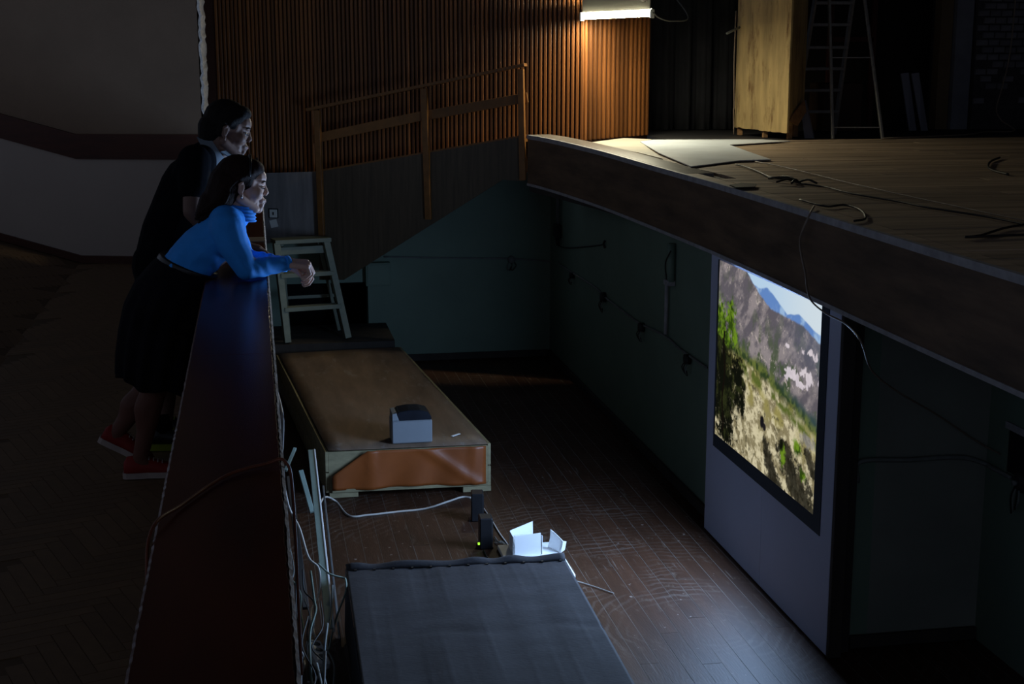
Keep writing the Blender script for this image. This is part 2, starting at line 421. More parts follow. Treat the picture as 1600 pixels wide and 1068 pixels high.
tag(from_bm('parquet_field', bmr, parquet, fl), kind='stuff')

cg = box('ceiling', -7.5, 9.4, -2.5, 15.5, 6.0, 6.1, dark_timber); struct(cg, 'unseen dark ceiling added high over the hall and stage for shade')  # out of view, added to keep ambient light off floors and parapet
# ---- left side wall: upper rough plaster, red-brown band, pale lower wall
wd = (V(-0.44, 12.65, 0) - V(-1.53, 12.96, 0)).normalized()
WA = [V(-3.6, 13.56, 0), V(-1.53, 12.96, 0), V(-0.44, 12.65, 0)]
def wz(x): return 0 if x > -1.53 else (-1.53 - x) * RK
bk = V(0.05, 0.9, 0)
def wall_strip(name, za, zb, m, parent, back, front=0.0):
    nrm = V(-wd.y, wd.x, 0) * -1
    pts = [p + nrm * front + V(0, 0, wz(p.x) + za) for p in WA] + [p + nrm * front + V(0, 0, wz(p.x) + zb) for p in WA[::-1]]
    return prism(name, pts, back, m, parent)
wl = wall_strip('wall_left', 1.13, 5.0, plaster_up, None, (0, 0.75, 0)); struct(wl, 'rough warm grey plaster of the hall side wall above the brown band')
wlo = wall_strip('lower_wall', 0.0, 0.915, plaster_low, wl, (0, 0.75, 0))
wall_strip('band_board', 0.915, 1.13, band_wood, wl, (0, 0.77, 0), 0.025)
bsl = wall_strip('baseboard_left', 0.0, 0.065, band_wood, None, (0, 0.03, 0), 0.03); struct(bsl, 'low dark red baseboard under the pale wall')
# raw plaster end face of that wall
bm = bmesh.new()
nseg = 60; rows = []
for i in range(nseg + 1):
    z = lerp(1.13, 3.2, i / nseg)
    rows.append([V(-0.44 + random.uniform(.0, .02), 12.64 + random.uniform(-.008, .008), z), V(-0.43 + random.uniform(0, .03), 13.02, z), V(-0.43 + random.uniform(0, .02), 13.42, z)])
sheet('raw_wall_end', rows, plaster_raw, wl, 0.02, False)

# ---- slatted side wall of the proscenium, splayed toward the stage
SA, SB = V(-0.55, 14.12, 0), V(2.86, 12.39, 0)
sd = (SB - SA).normalized(); sn = V(sd.y, -sd.x, 0)          # sn faces the hall
wb = prism('wall_back', [SA - sn * 0.03 + V(0, 0, .55), SB - sn * 0.03 + V(0, 0, .80), SB - sn * 0.03 + V(0, 0, 6.0), SA - sn * 0.03 + V(0, 0, 6.0)], -sn * 0.12, slat_back)
struct(wb, 'proscenium side wall clad in narrow varnished vertical pine slats')
bm = bmesh.new(); bm_box(bm, V(0, 0, .5), V(.0118, 0, 0), V(0, .013, 0), V(0, 0, .5), 0.003)
slat0 = from_bm('slat', bm, slat_wood, wb)
def place(o, M): o.matrix_local = M
total = (SB - SA).length; pitch = 0.0418; i0 = int(0.29 / pitch); k = i0; first = True
ang = math.atan2(sd.y, sd.x)
while k * pitch < total - 0.01:
    p = SA + sd * (k * pitch + 0.01)
    x = p.x; zb = 0.70 if x < .55 else lerp(0.70, 1.04, min(1, (x - .55) / 1.8)); zt = 3.05
    o = slat0 if first else dup(slat0); first = False
    place(o, Matrix.Translation(V(p.x, p.y, zb) - sn * 0.017 + sn * random.uniform(-.002, .002)) @ Matrix.Rotation(ang, 4, 'Z') @ Matrix.Diagonal((1, 1, zt - zb, 1)))
    k += 1
# return (jamb) behind the lamp, also slatted
JA, JB = V(2.87, 12.40, 0), V(3.68, 13.14, 0)
jd = (JB - JA).normalized(); jn = V(jd.y, -jd.x, 0)
wj = prism('wall_jamb', [JA - jn * .02 + V(0, 0, 1.0), JB - jn * .02 + V(0, 0, 1.0), JB - jn * .02 + V(0, 0, 6.0), JA - jn * .02 + V(0, 0, 6.0)], -jn * 0.14, slat_back)
struct(wj, 'short slatted return of the proscenium wall lit by the tube lamp')
jang = math.atan2(jd.y, jd.x); jl = (JB - JA).length; ns = 15
for i in range(ns):
    p = JA + jd * (jl * (i + .5) / ns)
    o = slat0.copy(); COL.objects.link(o); o.parent = wj; o.matrix_parent_inverse = Matrix.Identity(4)
    o.matrix_local = Matrix.Translation(V(p.x, p.y, 1.055) - jn * 0.006) @ Matrix.Rotation(jang, 4, 'Z') @ Matrix.Diagonal((1.25, 1, 2.0, 1))

# ---- orchestra pit
pf = box('floor_pit', 0.04, 3.75, -2.5, 13.86, PIT - 0.2, PIT - 0.0010, plank_gap); struct(pf, 'worn brown plank floor of the orchestra pit')
PWD = 0.104; lens = [2.1, 2.7, 3.2, 1.7, 2.5]
planks = {}
xi = 0.06; row = 0
while xi < 3.62:
    y = 1.3 - random.uniform(0, 1.5)
    while y < 13.8:
        ln = random.choice(lens); y1 = min(y + ln, 13.84); ya = max(y, 1.25)
        if y1 - ya > 0.2 and y1 > 4.5:
            key = ln if (y1 - ya) > ln - 0.01 else None
            if key is None or key not in planks:
                bm = bmesh.new(); L2 = (y1 - ya) / 2
                bm_box(bm, V(0, 0, -.01), V(PWD / 2 - .0016, 0, 0), V(0, L2 - .001, 0), V(0, 0, .01), 0.0)
                o = from_bm('plank', bm, plank_pit, pf)
                if key: planks[key] = o
            else: o = dup(planks[key])
            o.matrix_local = Matrix.Translation(V(xi + PWD / 2, (ya + y1) / 2, PIT + random.uniform(-.0005, .0005)))
        y = y1 if y1 > y else y + ln
    xi += PWD; row += 1
# pit back wall with a dark opening on the left
PY = 13.85
def wall_xz(name, rects, y, th, m, parent=None):
    bm = bmesh.new()
    for x0, x1, z0, z1 in rects: bm_box(bm, V((x0 + x1) / 2, y + th / 2, (z0 + z1) / 2), V((x1 - x0) / 2, 0, 0), V(0, th / 2, 0), V(0, 0, (z1 - z0) / 2))
    return from_bm(name, bm, m, parent)
wpb = wall_xz('wall_pit_back', [(1.05, 3.0, PIT, 1.0), (0.04, 1.05, -0.39, 0.06), (0.04, 0.20, PIT, -0.39)], PY, 0.2, pit_teal)
struct(wpb, 'teal painted end wall of the pit with a dark opening at its left')
rec = wall_xz('opening_recess', [(0.0, 1.25, PIT, -0.2)], PY + 1.4, 0.05, void_m, wpb)
for nm, r in (('opening_side', (0.0, 0.05)), ('opening_side', (1.20, 1.25))):
    box(nm, r[0], r[1], PY + 0.2, PY + 1.4, PIT, -0.2, void_m, wpb)
box('opening_soffit', 0.0, 1.25, PY + 0.2, PY + 1.4, -0.2, -0.15, void_m, wpb)
box('opening_floor', 0.0, 1.25, PY + 0.2, PY + 1.4, PIT - .05, PIT, void_m, wpb)
o = box('baseboard_pit_back', 1.3, 2.86, PY - 0.025, PY - 0.002, PIT + .002, PIT + 0.07, dark_timber, None, 0.004); struct(o, 'dark baseboard at the foot of the pit end wall')
# pit wall under the stage and the deeper niche nearer the camera
wpr = box('wall_pit_right', 2.88, 3.05, 6.52, 13.85, PIT, 0.70, pit_teal); struct(wpr, 'teal painted pit wall under the stage edge, carrying cables')
o = box('baseboard_pit_right', 2.852, 2.878, 8.45, 13.80, PIT + .002, PIT + 0.075, dark_timber, None, 0.004); struct(o, 'dark baseboard along the pit wall under the stage')
o = box('wall_niche_back', 3.05, 3.66, 6.52, 6.66, PIT, 0.68, pit_dark); struct(o, 'shadowed end wall of the deep niche right of the screen board')
o = box('trim_niche_corner', 2.875, 2.93, 6.46, 6.518, PIT, 0.60, dark_timber, None, 0.004); struct(o, 'dark timber corner post beside the screen board')
wnr = box('wall_niche_right', 3.66, 3.80, -2.5, 6.66, PIT, 0.68, pit_teal); struct(wnr, 'teal wall of the niche under the stage at the far right with a vent hole')
o = box('baseboard_niche', 2.95, 3.655, 6.49, 6.518, PIT + .002, PIT + 0.07, dark_timber, None, 0.004); struct(o, 'dark baseboard at the foot of the niche end wall')

# ---- stage: curved edge, plywood fascia, grey trims, worn lip board
EDGE = [(2.36, 12.35), (2.44, 11.9), (2.55, 11.2), (2.64, 10.6), (2.71, 9.9), (2.755, 9.2), (2.77, 8.4), (2.765, 7.6), (2.75, 6.8), (2.735, 6.1), (2.725, 5.4), (2.72, 4.6), (2.72, 3.2)]
EP = spline([V(x, y, 0) for x, y in EDGE], 4)
def lipz(y): t = min(1, max(0, (y - 9.0) / 3.3)); return STAGE + 0.065 * t * t * (3 - 2 * t)
def normal_in(i):
    t = (EP[min(i + 1, len(EP) - 1)] - EP[max(i - 1, 0)]).normalized()
    return V(-t.y, t.x, 0)                                   # towards the stage
st = thing('stage_apron', (3.5, 8, 0.61), 'curved stage apron with a plywood fascia and worn edge above the pit', 'stage')
def edge_strip(name, z0f, z1f, out0, out1, m, parent, a=0, b=None):
    """solid strip following the edge between offsets out0..out1 (positive = into the pit)"""
    b = b or len(EP); rings = []
    for i in range(a, b):
        p = EP[i]; n = normal_in(i)
        z0, z1 = z0f(p.y), z1f(p.y)
        rings.append([p - n * out0 + V(0, 0, z0), p - n * out1 + V(0, 0, z0), p - n * out1 + V(0, 0, z1), p - n * out0 + V(0, 0, z1)])
    return loft(name, rings, m, parent, False)
nE = len(EP); segs = [(0, 9), (8, 17), (16, 25), (24, 33), (32, 41), (40, nE)]
fbot = lambda y: lipz(y) - 0.42
for a, b in segs:
    edge_strip('fascia_panel', fbot, lambda y: lipz(y) - 0.034, -0.02, 0.0, fascia_ply, st, a, b)
    edge_strip('top_trim', lambda y: lipz(y) - 0.034, lambda y: lipz(y) + 0.001, -0.02, 0.008, trim_grey, st, a, b)
    edge_strip('bottom_trim', lambda y: fbot(y) - 0.022, fbot, -0.02, 0.007, trim_grey, st, a, b)
edge_strip('lip_board', lambda y: lipz(y) - 0.02, lambda y: lipz(y) + 0.002, -0.21, -0.02, lip_wood, st, 0, 22)
edge_strip('rim_board', lambda y: STAGE - 0.02, lambda y: lipz(y) + 0.001, -0.10, -0.02, stage_board, st, 21, nE)
# stage floor: boards running across, boards with painted-in shade at the rear
under = [V(p.x, p.y, 0) - normal_in(i) * -0.02 for i, p in enumerate(EP)]
fs = prism('floor_stage', [V(p.x, p.y, 0.62) for p in under] + [V(9.2, 3.2, .62), V(9.2, 12.3, .62)], (0, 0, STAGE - 0.62 - 0.02), dark_timber)
struct(fs, 'dusty stage floor of long worn boards')
def edge_x(y): return poly_at([(p.y, p.x) for p in under], y) + 0.0
y = 3.3; bw = 0.118
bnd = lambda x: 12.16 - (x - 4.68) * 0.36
while y < 12.30:
    y1 = min(y + bw, 12.30)
    xl = max(edge_x(y), edge_x(y1)) + 0.02 + (0.19 if y > 8.6 else 0.0) - 0.0
    if y < 8.6: xl = max(edge_x(y), edge_x(y1)) + 0.085
    cut = sorted(random.uniform(3.5, 8.5) for _ in range(2))
    xs = [xl] + [c for c in cut if c > xl + .4 and c < 8.9] + [9.2]
    for xa, xb in zip(xs, xs[1:]):
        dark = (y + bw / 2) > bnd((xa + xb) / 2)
        box('stage_board', xa + .001, xb - .001, y + .0012, y1 - .0012, STAGE - .02, STAGE + random.uniform(-.0015, .0015), stage_board, fs)
    y = y1
# rear stage beyond the curtain line: shade put into a near-black floor colour
rb = prism('floor_rear_stage', [V(3.70, 12.32, .62), V(9.2, 12.32, .62), V(9.2, 15.2, .62), V(3.70, 15.2, .62)], (0, 0, STAGE - .62 - .004), stage_shade)
struct(rb, 'rear stage floor boards with shade put into their dark colour')
# ---- stage house: rear wall, brick pier, pilaster, ochre post, unseen roof added to shade the rear
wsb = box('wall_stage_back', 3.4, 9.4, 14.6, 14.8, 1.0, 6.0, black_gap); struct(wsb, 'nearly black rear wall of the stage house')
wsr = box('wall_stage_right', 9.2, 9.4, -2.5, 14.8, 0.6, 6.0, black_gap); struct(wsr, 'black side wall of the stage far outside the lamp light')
o = box('ceiling_stage', 3.5, 9.4, 12.35, 14.8, 3.4, 3.5, black_gap); struct(o, 'unseen black soffit added over the rear stage for shade')  # out of view, added to hold ambient light off the rear stage
wbr = box('wall_brick', 7.18, 9.2, 13.56, 14.55, STAGE, 3.4, mortar); struct(wbr, 'old painted brick pier at the right rear of the stage')
bmB = bmesh.new(); bm_box(bmB, V(0, 0, 0), V(.057, 0, 0), V(0, .02, 0), V(0, 0, .029), 0.004)
brk = from_bm('brick', bmB, brick_m, wbr); firstb = True
bmH = bmesh.new(); bm_box(bmH, V(0, 0, 0), V(.027, 0, 0), V(0, .02, 0), V(0, 0, .029), 0.004)
for r_ in range(22):
    z = 1.34 + r_ * 0.072
    x = 7.24 + (0.062 if r_ % 2 else 0.0)
    while x < 8.6:
        if not (z < 1.75 and random.random() < 0.55):
            o = brk if firstb else dup(brk); firstb = False
            o.matrix_local = Matrix.Translation(V(x, 13.553 + random.uniform(-.006, .005), z + random.uniform(-.002, .002))) @ Matrix.Rotation(random.uniform(-.01, .01), 4, 'Z')
        x += 0.124
o = box('trim_pilaster', 6.98, 7.16, 13.60, 13.80, STAGE, 3.4, grey_paint); struct(o, 'pale grey plaster pilaster beside the brick pier')
o = box('trim_post', 6.84, 6.97, 13.66, 13.80, STAGE, 3.4, ochre); struct(o, 'ochre painted timber post on the rear stage')
# black drapes between the proscenium return and the yellow wing
def drape(name, x0, x1, y, z0, z1, label):
    rows = []
    for j in range(9):
        z = lerp(z0, z1, j / 8)
        rows.append([V(lerp(x0, x1, i / 64), y + 0.045 * math.sin(i * .62 + 0.3 * math.sin(i * .21)) + 0.02 * math.sin(i * 1.7 + j * .2), z) for i in range(65)])
    return tag(sheet(name, rows, curtain_black, None, 0.006), label, 'curtain')
drape('stage_curtain', 3.72, 5.05, 14.0, STAGE + .004, 3.38, 'black folded stage drape between slatted return and yellow wing')

# ================================================================== THE LAMP
lamp_l, lamp_r = V(2.82, 12.25, 2.125), V(3.335, 11.93, 2.145)
ld = (lamp_r - lamp_l).normalized(); ln_ = V(ld.y, -ld.x, 0).normalized()      # faces the hall
lt = thing('tube_lamp', (lamp_l + lamp_r) / 2 + V(0, 0, 0), 'glowing white fluorescent tube lamp on the slatted proscenium corner', 'lamp')
tube_m = emit('tube_glow', (1.0, 0.94, 0.68), TUBE_STRENGTH)
tube('tube', [lamp_l, lamp_r], 0.0235, tube_m, lt, 12, 2)
obox('housing', (lamp_l + lamp_r) / 2 - ln_ * .055 + V(0, 0, 0.012), (lamp_r - lamp_l) / 2, ln_ * .018, V(0, 0, .034), white_plastic, lt, .004)
for e, s in ((lamp_l, -1), (lamp_r, 1)):
    obox('end_cap', e + ld * s * .010 - ln_ * .012, ld * .008, ln_ * .044, V(0, 0, .036), white_plastic, lt, .003)
pn = thing('wall_sign', (lamp_l + lamp_r) / 2 + V(0, 0, .05), 'grey panel board with a dark round mark above the tube lamp', 'panel')
obox('board', (lamp_l + lamp_r) / 2 + ln_ * .006 + V(0, 0, .392), (lamp_r - lamp_l) / 2 + ld * .0, ln_ * .010, V(0, 0, .36), mat('panel_grey', (0.20, 0.19, 0.155), 0.7, 0.1, 3), pn, .003)
mk = lamp_r - ld * .065 + ln_ * .019 + V(0, 0, .135)
for rr, dz, dx, nm in ((.017, 0, 0, 'round_mark'),):
    pts = [mk + (ld * math.cos(t * math.pi / 8) * rr + V(0, 0, math.sin(t * math.pi / 8) * rr * 1.5)) for t in range(17)]
    tube(nm, pts, .0045, cable_black, pn, 5, 2)
for dx, dz in ((.02, -.035), (-.045, -.01), (-.035, -.016)):
    obox('print_dot', mk + ld * dx + V(0, 0, dz), ld * .004, ln_ * .002, V(0, 0, .004), cable_black, pn)
tag(tube('lamp_wire', [lamp_r + ld * .02 + V(0, 0, .01), at_y(1030, 28, 12.2), at_y(1050, 33, 12.6), at_y(1075, 25, 13.2), V(4.0, 13.9, 2.5)], .006, cable_grey), 'thin grey wire leading from the tube lamp into the dark stage', 'wire')

# ================================================================== PROJECTED PICTURE ON ITS BOARD
def vnoise(u, v, seed):
    r = np.random.default_rng(seed); g = r.random((64, 64))
    iu = np.floor(u).astype(int); iv = np.floor(v).astype(int); fu = u - iu; fv = v - iv
    fu = fu * fu * (3 - 2 * fu); fv = fv * fv * (3 - 2 * fv)
    a = g[iu % 64, iv % 64]; b = g[(iu + 1) % 64, iv % 64]; c = g[iu % 64, (iv + 1) % 64]; d = g[(iu + 1) % 64, (iv + 1) % 64]
    return (a * (1 - fu) + b * fu) * (1 - fv) + (c * (1 - fu) + d * fu) * fv
def fbm(u, v, f, seed, o=5, gain=.55):
    s = 0; a = 1; t = 0
    for k in range(o):
        s = s + a * vnoise(u * f, v * f, seed + k); t += a; a *= gain; f *= 2.03
    return s / t
def sm(x, a, b): t = np.clip((x - a) / (b - a), 0, 1); return t * t * (3 - 2 * t)
def lin(r, g, b): return np.array([((c / 255 + .055) / 1.055) ** 2.4 if c > 10 else c / 255 / 12.92 for c in (r, g, b)])
NU, NV = 300, 260
S, T = np.meshgrid(np.linspace(0, 1, NU + 1), np.linspace(0, 1, NV + 1))
A = 1.5                                                     # aspect
us, ts = S * A, T
def pl(pts): p = np.array(pts); return np.interp(S, p[:, 0], p[:, 1])
w1 = (fbm(us, ts, 9, 1) - .5)
sky = pl([(0, 1.3), (.27, 1.06), (.315, 1.0), (.38, .955), (.444, .945), (.52, .965), (.574, .945), (.71, .88), (.77, .895), (.815, .908), (.907, .88), (1, .862)]) + w1 * .015
near = pl([(0, 1.3), (.24, 1.1), (.315, 1.0), (.444, .917), (.556, .871), (.704, .862), (.84, .862), (1, .825)]) + w1 * .03
belt = pl([(0, .60), (.216, .585), (.494, .545), (.747, .50), (1, .45)]) + (fbm(us, ts, 14, 9) - .5) * .05
field = pl([(0, .50), (.216, .525), (.5, .485), (.753, .435), (1, .36)]) + (fbm(us, ts, 18, 12) - .5) * .05
C = np.zeros(S.shape + (3,))
def put(mask, col):
    global C
    C = C * (1 - mask[..., None]) + (col if getattr(col, 'ndim', 1) == 3 else np.broadcast_to(col, C.shape)) * mask[..., None]
def mixc(a, b, f): return a * (1 - f[..., None]) + b * f[..., None]
put(np.ones_like(S), mixc(lin(178, 205, 228), lin(205, 218, 226), sm(S, .4, 1)))
fm = mixc(lin(96, 132, 190), lin(150, 180, 214), sm(fbm(us, ts, 11, 20), .42, .68))
put(1 - sm(T - sky, -.004, .004), fm)
# near mountain: grey violet with pale scree, olive scrub and gullies running down to the right
gy = fbm(us * .55 + ts * .55, ts * 1.2 - us * .8, 9, 31, 6, .62)
gx = fbm(us * 2 + ts, ts * 2, 22, 35, 4, .7)
mt = mixc(lin(92, 87, 94), lin(140, 131, 132), sm(gy, .36, .66))
mt = mixc(mt, lin(70, 82, 58), sm(fbm(us, ts, 10, 44, 5), .50, .66) * (.35 + .65 * sm(.80 - T, -.05, .22)))
mt = mixc(mt, lin(176, 164, 158), sm(gx, .63, .74) * sm(gy, .40, .55))
mt = mixc(mt, lin(84, 92, 112), sm(S, .55, 1.0) * sm(T, .55, .8) * .55)
put(1 - sm(T - near, -.006, .006), mt)
rk = fbm(us, ts, 30, 50, 3)
for cs, ct, rs_, rt_ in ((.78, .60, .06, .035), (.90, .635, .07, .035), (.86, .585, .05, .02), (.93, .75, .05, .02), (.72, .73, .03, .012)):
    d = np.hypot((S - cs) / rs_, (T - ct) / rt_) + (rk - .5) * 2.4
    put(1 - sm(d, .7, 1.0), mixc(lin(190, 180, 188), lin(224, 214, 218), rk))
# dark scrub belt, then the dry pale slope
gb = mixc(lin(46, 62, 34), lin(98, 108, 52), sm(fbm(us, ts, 24, 61, 4), .40, .64))
gb = mixc(gb, lin(52, 70, 72), sm(S, .5, .9) * sm(T - field, .01, .09))
put(1 - sm(T - belt, -.02, .035), gb)
fd0 = fbm(us + ts * .4, ts * 1.3, 20, 71, 5, .65)
fd = mixc(lin(132, 122, 92), lin(204, 194, 160), sm(fd0, .38, .62))
fd = mixc(fd, lin(150, 142, 66), sm(fbm(us, ts, 6, 77, 3), .5, .7) * sm(T, .12, .45) * .7)
fd = mixc(fd, lin(70, 66, 48), sm(fbm(us, ts, 36, 79, 3), .64, .76) * .7)
put(1 - sm(T - field, -.02, .03), fd)
put((1 - sm(np.abs(T - field + .03), .0, .045)) * sm(S, .15, .3) * sm(fbm(us, ts, 13, 83, 4), .40, .58), lin(84, 96, 40))
# tree at the left with its shadow, bushes, small dark animal
tr = fbm(us, ts, 17, 91, 5, .62)
tr2 = fbm(us * 1.1, ts * 1.1, 30, 97, 4, .75)
def blobm(cs, ct, rs_, rt_, col, rough=1.8, n=None, soft=.55):
    n = tr2 if n is None else n
    d = np.hypot((S - cs) / (rs_ * 1.3), (T - ct) / (rt_ * 1.25)) + (n - .5) * rough * .8
    put(1 - sm(d, 1 - soft, 1.05), col)
dk = mixc(lin(14, 16, 10), lin(40, 44, 22), sm(tr, .45, .7))
lf = mixc(lin(44, 66, 16), lin(104, 136, 34), sm(fbm(us, ts, 30, 93, 3), .35, .65))
blobm(.02, .44, .18, .19, dk, 1.4); blobm(.11, .32, .17, .22, dk, 1.4); blobm(.06, .24, .10, .18, dk, 1.5); blobm(.24, .43, .075, .10, dk)
blobm(.27, .36, .055, .12, dk); blobm(.09, .16, .10, .17, dk, 2.6); blobm(.15, .08, .07, .12, dk, 2.8); blobm(.30, .27, .025, .07, dk, 1.6)
blobm(.06, .60, .09, .13, dk); blobm(.03, .69, .065, .10, lf); blobm(.15, .71, .05, .10, lf); blobm(.19, .62, .04, .06, lf); blobm(.12, .60, .05, .05, lf, 2.4)
put(((np.abs(S - .085 - .01 * np.sin(T * 20)) < .008) & (T < .62) & (T > .05)).astype(float), lin(18, 14, 10))
def wedge(s0, t0, s1, t1, w0, w1, col):
    L2 = (s1 - s0) ** 2 + (t1 - t0) ** 2; q_ = np.clip(((S - s0) * (s1 - s0) + (T - t0) * (t1 - t0)) / L2, 0, 1)
    d = np.hypot(S - s0 - q_ * (s1 - s0), T - t0 - q_ * (t1 - t0)) / (w0 + (w1 - w0) * q_) + (tr2 - .5) * 1.6
    put((1 - sm(d, .65, 1.15)) * .95, col)
dk2 = mixc(lin(18, 18, 14), lin(52, 48, 38), sm(tr, .4, .7))
wedge(.55, .17, .68, -.06, .03, .09, dk2); wedge(.72, .20, .98, -.06, .065, .15, dk2); wedge(.93, .27, .99, .20, .03, .04, dk2)
blobm(.84, .26, .04, .035, lf, 1.2); blobm(.72, .17, .025, .05, lf, 1.6); blobm(.70, .22, .02, .03, dk, 1.4); blobm(.90, .145, .025, .03, lf, 1.4)
blobm(.93, .33, .06, .035, mixc(lin(90, 88, 80), lin(176, 170, 160), fd0), 1.6)
blobm(.51, .265, .017, .032, lin(22, 20, 26), .5, soft=.3); blobm(.535, .245, .013, .018, lin(30, 26, 30), .5, soft=.3)
C *= SCREEN_GAIN
PX, PYL, PYR, PZ0, PZ1 = 2.7855, 8.285, 6.665, -0.515, 0.585
verts = np.stack([np.full(S.size, PX), PYL + (PYR - PYL) * S.ravel(), PZ0 + (PZ1 - PZ0) * T.ravel()], 1)
idx = np.arange((NU + 1) * (NV + 1)).reshape(NV + 1, NU + 1)
quads = np.stack([idx[:-1, :-1], idx[1:, :-1], idx[1:, 1:], idx[:-1, 1:]], -1).reshape(-1, 4)
sb = thing('projection_screen', (2.80, 7.45, PIT), 'white screen board showing a projected mountain slope under the stage', 'screen')
box('board', 2.79, 2.815, 6.43, 7.42, PIT + .004, 0.60, screen_white, sb, .003)
box('board', 2.79, 2.815, 7.423, 8.46, PIT + .004, 0.60, screen_white, sb, .003)
box('timber_edge', 2.79, 2.86, 6.395, 6.428, PIT + .004, 0.60, dark_timber, sb, .003)
box('back_batten', 2.816, 2.878, 6.6, 6.66, PIT + .004, 0.58, dark_timber, sb)
box('back_batten', 2.816, 2.878, 8.3, 8.36, PIT + .004, 0.58, dark_timber, sb)
for nm, (a, b, c, d) in (('dark_border', (6.57, 8.315, -0.60, PZ0)), ('dark_border', (6.57, PYR, PZ0, PZ1)), ('dark_border', (PYL, 8.315, PZ0, PZ1))):
    box(nm, 2.786, 2.7895, a, b, c, d, border_dark, sb)
me = bpy.data.meshes.new('projected_picture'); me.from_pydata(verts.tolist(), [], quads.tolist()); me.update()
ca = me.color_attributes.new('picture', 'FLOAT_COLOR', 'POINT')
ca.data.foreach_set('color', np.concatenate([C.reshape(-1, 3), np.ones((S.size, 1))], 1).astype(np.float32).ravel())
pm = bpy.data.materials.new('projected_light'); pm.use_nodes = True
nt = pm.node_tree; nt.nodes.clear()
at = nt.nodes.new('ShaderNodeVertexColor'); at.layer_name = 'picture'
em = nt.nodes.new('ShaderNodeEmission'); ou = nt.nodes.new('ShaderNodeOutputMaterial')
nt.links.new(at.outputs[0], em.inputs[0]); nt.links.new(em.outputs[0], ou.inputs[0]); em.inputs[1].default_value = 1.0
# the light the bright picture throws back into the pit
gl = bpy.data.lights.new('screen_light', 'AREA'); gl.shape = 'RECTANGLE'; gl.size = PYL - PYR; gl.size_y = PZ1 - PZ0
gl.energy = SCREEN_WATTS; gl.color = (0.40, 0.62, 1.0)
glo = bpy.data.objects.new('screen_light', gl); COL.objects.link(glo)
glo.location = (PX - .004, (PYL + PYR) / 2, (PZ0 + PZ1) / 2)
glo.rotation_euler = Vector((-1, 0, 0)).to_track_quat('-Z', 'Z').to_euler()
po = from_me('projected_picture', me, pm, sb); po['label'] = 'bright projected landscape of a dry mountain slope with a tree'

# ================================================================== THE PARAPET
ba = thing('parapet', (-0.1, 7, 0), 'long dark red varnished parapet with a chipped edge beside the pit', 'barrier')
bx0, bx1 = -0.232, 0.040
# top board with a worn, slightly irregular edge, in three lengths
for ya, yb in ((0.6, 4.6), (4.603, 8.35), (8.353, 12.3)):
    n = int((yb - ya) / 0.02); rings = []
    for i in range(n + 1):
        y = ya + (yb - ya) * i / n
        j = random.uniform(0, .0045); k = random.uniform(0, .002)
        rings.append([V(bx0 + k, y, BAR - .035), V(bx1 - .006, y, BAR - .035), V(bx1 - j * .4, y, BAR - .030), V(bx1 - j, y, BAR - .006 - j * .5), V(bx1 - .006 - j, y, BAR), V(bx0 + .006 + k, y, BAR), V(bx0 + k, y, BAR - .006)])
    loft('top_board', rings, mahog, ba, False)
for ya, yb in ((0.6, 4.0), (4.003, 8.2), (8.203, 12.3)):
    rings = []
    n = int((yb - ya) / 0.016)
    for i in range(n + 1):
        y = ya + (yb - ya) * i / n; a = random.uniform(-.0022, .0012); b = random.uniform(-.0015, .0015)
        rings.append([V(bx1 - .005, y, BAR - .036), V(bx1 + .003 + b, y, BAR - .036), V(bx1 + .002 + b, y, BAR - .004 + a), V(bx1 - .003 + a, y, BAR + .0008)])
    loft('chipped_edge', rings, raw_edge, ba, False)
box('hall_face', bx0 + .02, bx0 + .045, 0.6, 12.3, 0.0, BAR - .036, mahog, ba)
box('pit_face', bx1 - .035, bx1 - .012, 0.6, 13.8, PIT, BAR - .036, dark_timber, ba)
box('cross_strip', bx0 + .006, bx1 - .004, at_z(400, 378, BAR).y, at_z(400, 372, BAR).y, BAR + .0006, BAR + .006, mat('pale_strip', (0.36, 0.28, 0.20), .7, .2, 10), ba)
tag(tube('rust_wire', [V(-0.30, 2.6, 0.3), V(-0.245, 2.72, BAR - .12), V(-0.236, 2.85, BAR + .006), V(-0.18, 3.02, BAR + .007), V(-0.09, 3.22, BAR + .007), V(0.0, 3.30, BAR + .007), V(0.046, 3.32, BAR + .004), V(0.062, 3.33, BAR - .10), V(0.07, 3.4, .3)], .004, cable_rust), 'rust red cable laid across the parapet top', 'cable')

# ================================================================== STAIR RAMP WITH RAILING
rp = thing('stage_ramp', (1.5, 12.9, -0.2), 'plywood-sided ramp with a pine railing climbing to the stage', 'stairs')
RA, RB = V(0.585, 13.38, 0), V(2.335, 12.42, 0)
rd = (RB - RA).normalized(); rn = V(rd.y, -rd.x, 0)
def on_ramp(px, py):
    d = ray(px, py); t = (RA - CAM).dot(rn) / d.dot(rn); return CAM + d * t
pan = [(499, 268), (665, 239), (819, 213), (819, 283), (785, 281), (537, 437), (499, 437)]
P = [on_ramp(*p) for p in pan]
mid_top = on_ramp(667, 239); mid_bot = on_ramp(667, 355)
prism('side_panel', [P[0], mid_top, mid_bot, P[5], P[6]], -rn * .018, ply_side, rp)
prism('side_panel', [mid_top + rd * .002, P[2], P[3], P[4], mid_bot + rd * .002], -rn * .018, ply_side, rp)
prism('top_cap', [P[0] + V(0, 0, .0), P[2] + V(0, 0, .0), P[2] + V(0, 0, .016), P[0] + V(0, 0, .016)], -rn * .06, rail_wood, rp)
prism('deck', [P[0] - rn * .02 + V(0, 0, -.05), P[2] - rn * .02 + V(0, 0, -.05), P[2] - rn * .02 + V(0, 0, -.02), P[0] - rn * .02 + V(0, 0, -.02)], -rn * .28, rail_wood, rp)
